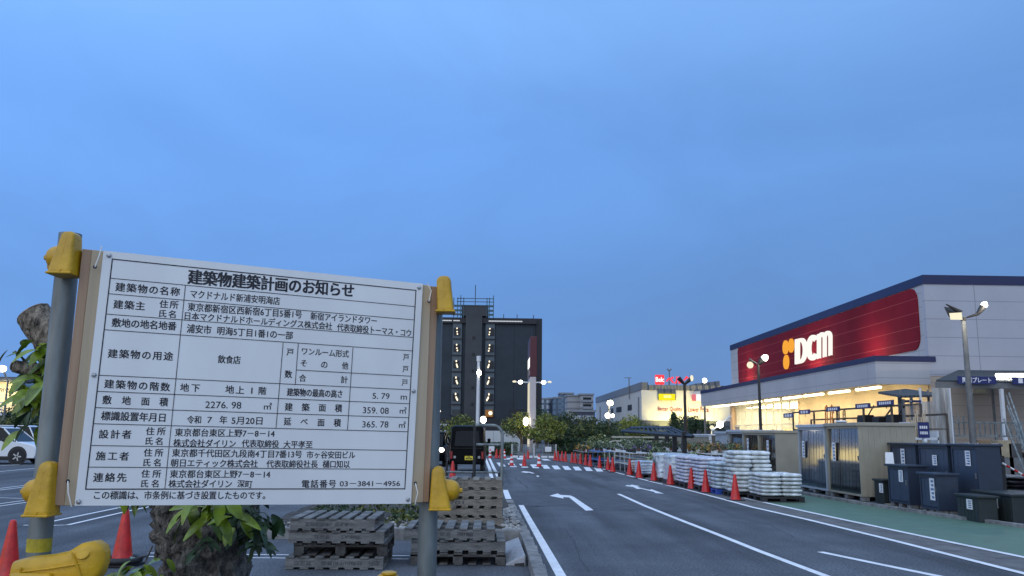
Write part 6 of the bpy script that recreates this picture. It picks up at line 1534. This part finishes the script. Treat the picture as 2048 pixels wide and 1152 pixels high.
rs = thing('rooftop_sign', 'glowing red rooftop sign with a white lettered square and katakana', 'sign', (P(1310, 760, 131).x, 131, zp1)); ro = Vector(rs.location)
def RX(px): return P(px, 760, 131).x - ro.x
def RZ(py): return P(1345, py, 131).z - ro.z
b = MB(); b.box(RX(1310), RX(1328.5), -.2, .2, RZ(769.5), RZ(750)); bx = b.build('square_panel', RED, rs, bevel=.15)
b = MB(); put_text(b, 'Belc', Vector((RX(1311), -.23, RZ(759.5))), Vector((1, 0, 0)), Vector((0, 0, 1)), RX(1327.5) - RX(1311), .72, .03, 0, True); b.build('panel_text', WH2, bx)
b = MB(); put_text(b, 'ベルク', Vector((RX(1332), -.1, RZ(760))), Vector((1, 0, 0)), Vector((0, 0, 1)), RX(1380) - RX(1332), (RZ(752) - RZ(767.5)), .05, 0, True); b.build('katakana_letters', RED, rs)
b = MB()
for px in (1314, 1324, 1338, 1354, 1372): b.box(RX(px) - .06, RX(px) + .06, .05, .2, -.6, RZ(762))
b.build('sign_supports', M_['polegrey'], rs)
for px, py, label in ((1338.5, 742, 'roof mast with twin lamps behind the red rooftop sign'), (1258, 755, 'thin T shaped antenna on the supermarket roof edge')):
    o = thing('roof_mast', label, 'mast', (P(px, py, 140).x, 140, zw - 1)); h = P(px, py, 140).z - zw + 1
    b = MB(); b.tube([(0, 0, 0), (0, 0, h)], .09, 6); b.build('pole', M_['polegrey'], o)
    b = MB()
    if px > 1300: b.tube([(-.35, 0, h + .35), (0, 0, h)], .12, 6); b.tube([(.35, 0, h + .35), (0, 0, h)], .12, 6)
    else: b.box(-.8, .4, -.03, .03, h - .1, h)
    b.build('lamp_heads' if px > 1300 else 'crossbar', M_['polegrey'], o)
# left lit building
o = thing('lit_building', 'low building with yellow lit sign wall and dark roof at the left edge', 'building', (P(-150, 860, 110).x, 110, 0)); ll = Vector(o.location)
xe = P(33, 860, 110).x - ll.x
def LZ(py): return P(15, py, 110).z
wallbox(o, 'wall', 0, xe, 0, 12, 0, LZ(764), mat('lit_wall', (.60, .52, .34), .7, 0, .08, .3)); wallbox(o, 'roof', -1, xe + 1.0, -1.5, 12, LZ(763.8), LZ(755), M_['bbase'])
wallbox(o, 'deck', -2, xe + .2, -4, -.01, LZ(832), LZ(826), M_['white'])
b = MB()
for i in range(40): b.box(xe - i * .5, xe - i * .5 + .08, -3.9, -3.8, LZ(826), LZ(808))
b.box(-2, xe + .2, -3.9, -3.8, LZ(808.5), LZ(806)); b.build('railing', M_['white'], o)
for i in range(4): wallbox(o, 'column', xe - 1.4 - i * 4, xe - .9 - i * 4, -3.5, -3, 0, LZ(832) - .01, M_['white'])
b = MB(); put_text(b, 'ハケーシンス', Vector((P(-2, 780, 109.9).x - ll.x, -.03, LZ(780))), Vector((1, 0, 0)), Vector((0, 0, 1)), P(31, 780, 110).x - P(-2, 780, 110).x, .62, .03, 0, True); b.build('wall_lettering', M_['ink'], o)
for dx in (1.2, 4.5):
    d = bpy.data.lights.new('wall_flood', 'SPOT'); d.energy = 700; d.color = (1, .84, .5); d.spot_size = rad(130); d.spot_blend = .8; d.shadow_soft_size = .3
    l = bpy.data.objects.new('wall_flood', d); COL.objects.link(l); l.location = (ll.x + xe - dx, 107.2, LZ(768)); l.rotation_euler = Vector((0, 2.6, -2.0)).to_track_quat('-Z', 'Y').to_euler()

o = thing('lit_shop_row', 'low yellow lit shop row across the parking lot, behind the notice board', 'building', (P(230, 860, 104).x, 104, 0)); l3 = Vector(o.location); xe = P(640, 860, 104).x - l3.x
wallbox(o, 'wall', 0, xe, 0, 10, 0, 2.3, mat('lit_wall2', (.66, .56, .32), .7, 0, .1, .3)); wallbox(o, 'roof', -.6, xe + .6, -.4, 10, 2.302, 2.5, M_['bbase'])
for i in range(7):
    x = xe * (i + .5) / 7
    b = MB(); b.box(x - 2.2, x + 2.2, -.03, -.002, .15, 2.0); b.build('shop_window', emis('shop_window_glow', (1, .80, .36), 2.6), o)
    b = MB(); b.box(x - 1.0, x + 1.0, -.35, -.2, 2.12, 2.22); b.build('fluorescent_lamp', M_['tube'], o)
# ================================================================== TREES
def crown_tree(label, px, ytop, Y, rx, n, s, mats, base_py=None, lobes=6, cz=.62, group='trees', conifer=False, name='tree', seed=1, trunk_r=.12):
    rr_ = random.Random(seed * 31 + 5); t = P(px, ytop, Y); H_ = t.z
    o = thing(name, label, 'tree', (t.x, Y, 0), 0, group)
    b = MB(); b.tube([(0, 0, 0), (.03, .02, H_ * .25), (-.03, 0, H_ * .5), (0, 0, H_ * .8)], [trunk_r * 1.3, trunk_r, trunk_r * .8, trunk_r * .3], 8); b.build('trunk', M_['trunk'], o, smooth=60)
    b = MB()
    for k in range(5):
        a = rr_.uniform(0, 6.28); b.tube([(0, 0, H_ * .3), (rx * .4 * math.cos(a), rx * .4 * math.sin(a), H_ * rr_.uniform(.5, .7))], [trunk_r * .5, trunk_r * .2], 5)
    b.build('branches', M_['trunk'], o)
    L_ = []
    if conifer:
        for k in range(7): z = H_ * (.25 + .75 * k / 7); L_.append((Vector((rr_.uniform(-.1, .1), rr_.uniform(-.1, .1), z)), rx * (1.05 - k / 7), H_ * .10))
    else:
        for k in range(lobes):
            a = 6.28 * k / lobes + rr_.uniform(-.4, .4); q = rr_.uniform(.35, .68)
            L_.append((Vector((rx * q * math.cos(a), rx * q * math.sin(a), H_ * (cz + rr_.uniform(-.22, .12)))), rx * rr_.uniform(.38, .55), H_ * rr_.uniform(.15, .22)))
        L_.append((Vector((0, 0, H_ * .82)), rx * .5, H_ * .18)); L_.append((Vector((0, 0, H_ * .58)), rx * .62, H_ * .25))
    b = MB()
    for k in range(n):
        c, r1, r2 = rr_.choice(L_)
        v = Vector((rr_.gauss(0, 1), rr_.gauss(0, 1), rr_.gauss(0, 1))).normalized() * (rr_.random() ** .4)
        p = c + Vector((v.x * r1, v.y * r1, v.z * r2)) + Vector((rr_.gauss(0, .05), rr_.gauss(0, .05), rr_.gauss(0, .05))) * rx * .6
        leaf_quad(b, p, s, rr_.choices(range(len(mats)), [3, 2, 1][:len(mats)])[0])
    b.build('crown', [M_[m] for m in mats], o); return o
crown_tree('rounded olive tree behind the black van', 924, 828, 68, 1.75, 2600, .10, ['leaf_a', 'leaf_b', 'leaf_c'], seed=2)
crown_tree('leafy olive tree left of the sign pylon', 1043, 823, 76, 2.0, 2800, .11, ['leaf_a', 'leaf_b', 'leaf_c'], seed=3)
crown_tree('wide rounded olive tree right of the sign pylon', 1092, 827, 72, 2.1, 3000, .11, ['leaf_a', 'leaf_c', 'leaf_b'], seed=4, lobes=7)
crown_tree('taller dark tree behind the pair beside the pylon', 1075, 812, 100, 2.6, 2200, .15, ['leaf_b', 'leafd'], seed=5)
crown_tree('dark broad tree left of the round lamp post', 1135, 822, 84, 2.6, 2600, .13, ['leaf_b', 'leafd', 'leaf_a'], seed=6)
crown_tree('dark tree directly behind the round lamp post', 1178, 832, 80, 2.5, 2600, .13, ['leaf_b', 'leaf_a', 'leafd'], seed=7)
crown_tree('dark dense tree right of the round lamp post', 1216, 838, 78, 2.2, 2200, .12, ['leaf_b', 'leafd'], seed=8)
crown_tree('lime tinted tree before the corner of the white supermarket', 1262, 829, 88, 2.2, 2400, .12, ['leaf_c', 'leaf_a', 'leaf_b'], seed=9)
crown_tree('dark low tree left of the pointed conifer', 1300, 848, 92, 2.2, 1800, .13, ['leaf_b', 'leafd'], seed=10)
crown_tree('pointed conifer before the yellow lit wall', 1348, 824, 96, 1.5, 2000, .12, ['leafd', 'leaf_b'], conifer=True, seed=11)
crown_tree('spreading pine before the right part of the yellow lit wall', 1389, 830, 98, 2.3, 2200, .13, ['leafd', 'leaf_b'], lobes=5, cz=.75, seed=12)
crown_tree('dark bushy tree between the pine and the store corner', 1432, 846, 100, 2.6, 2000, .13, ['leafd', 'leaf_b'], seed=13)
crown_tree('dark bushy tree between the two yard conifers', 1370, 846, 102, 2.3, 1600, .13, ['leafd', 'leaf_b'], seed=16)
crown_tree('dark broad tree behind the white parked cars at the left', 72, 772, 75, 2.7, 3000, .13, ['leafd', 'leaf_b'], seed=14, lobes=8)
crown_tree('low greener bush tree left of the dark tree by the white cars', 28, 832, 68, 1.9, 1800, .11, ['leaf_b', 'leaf_a'], seed=15)
crown_tree('dark shrub tree under the pylon trees near the mesh fence', 1120, 868, 78, 1.8, 1500, .11, ['leafd', 'leaf_b'], seed=17)
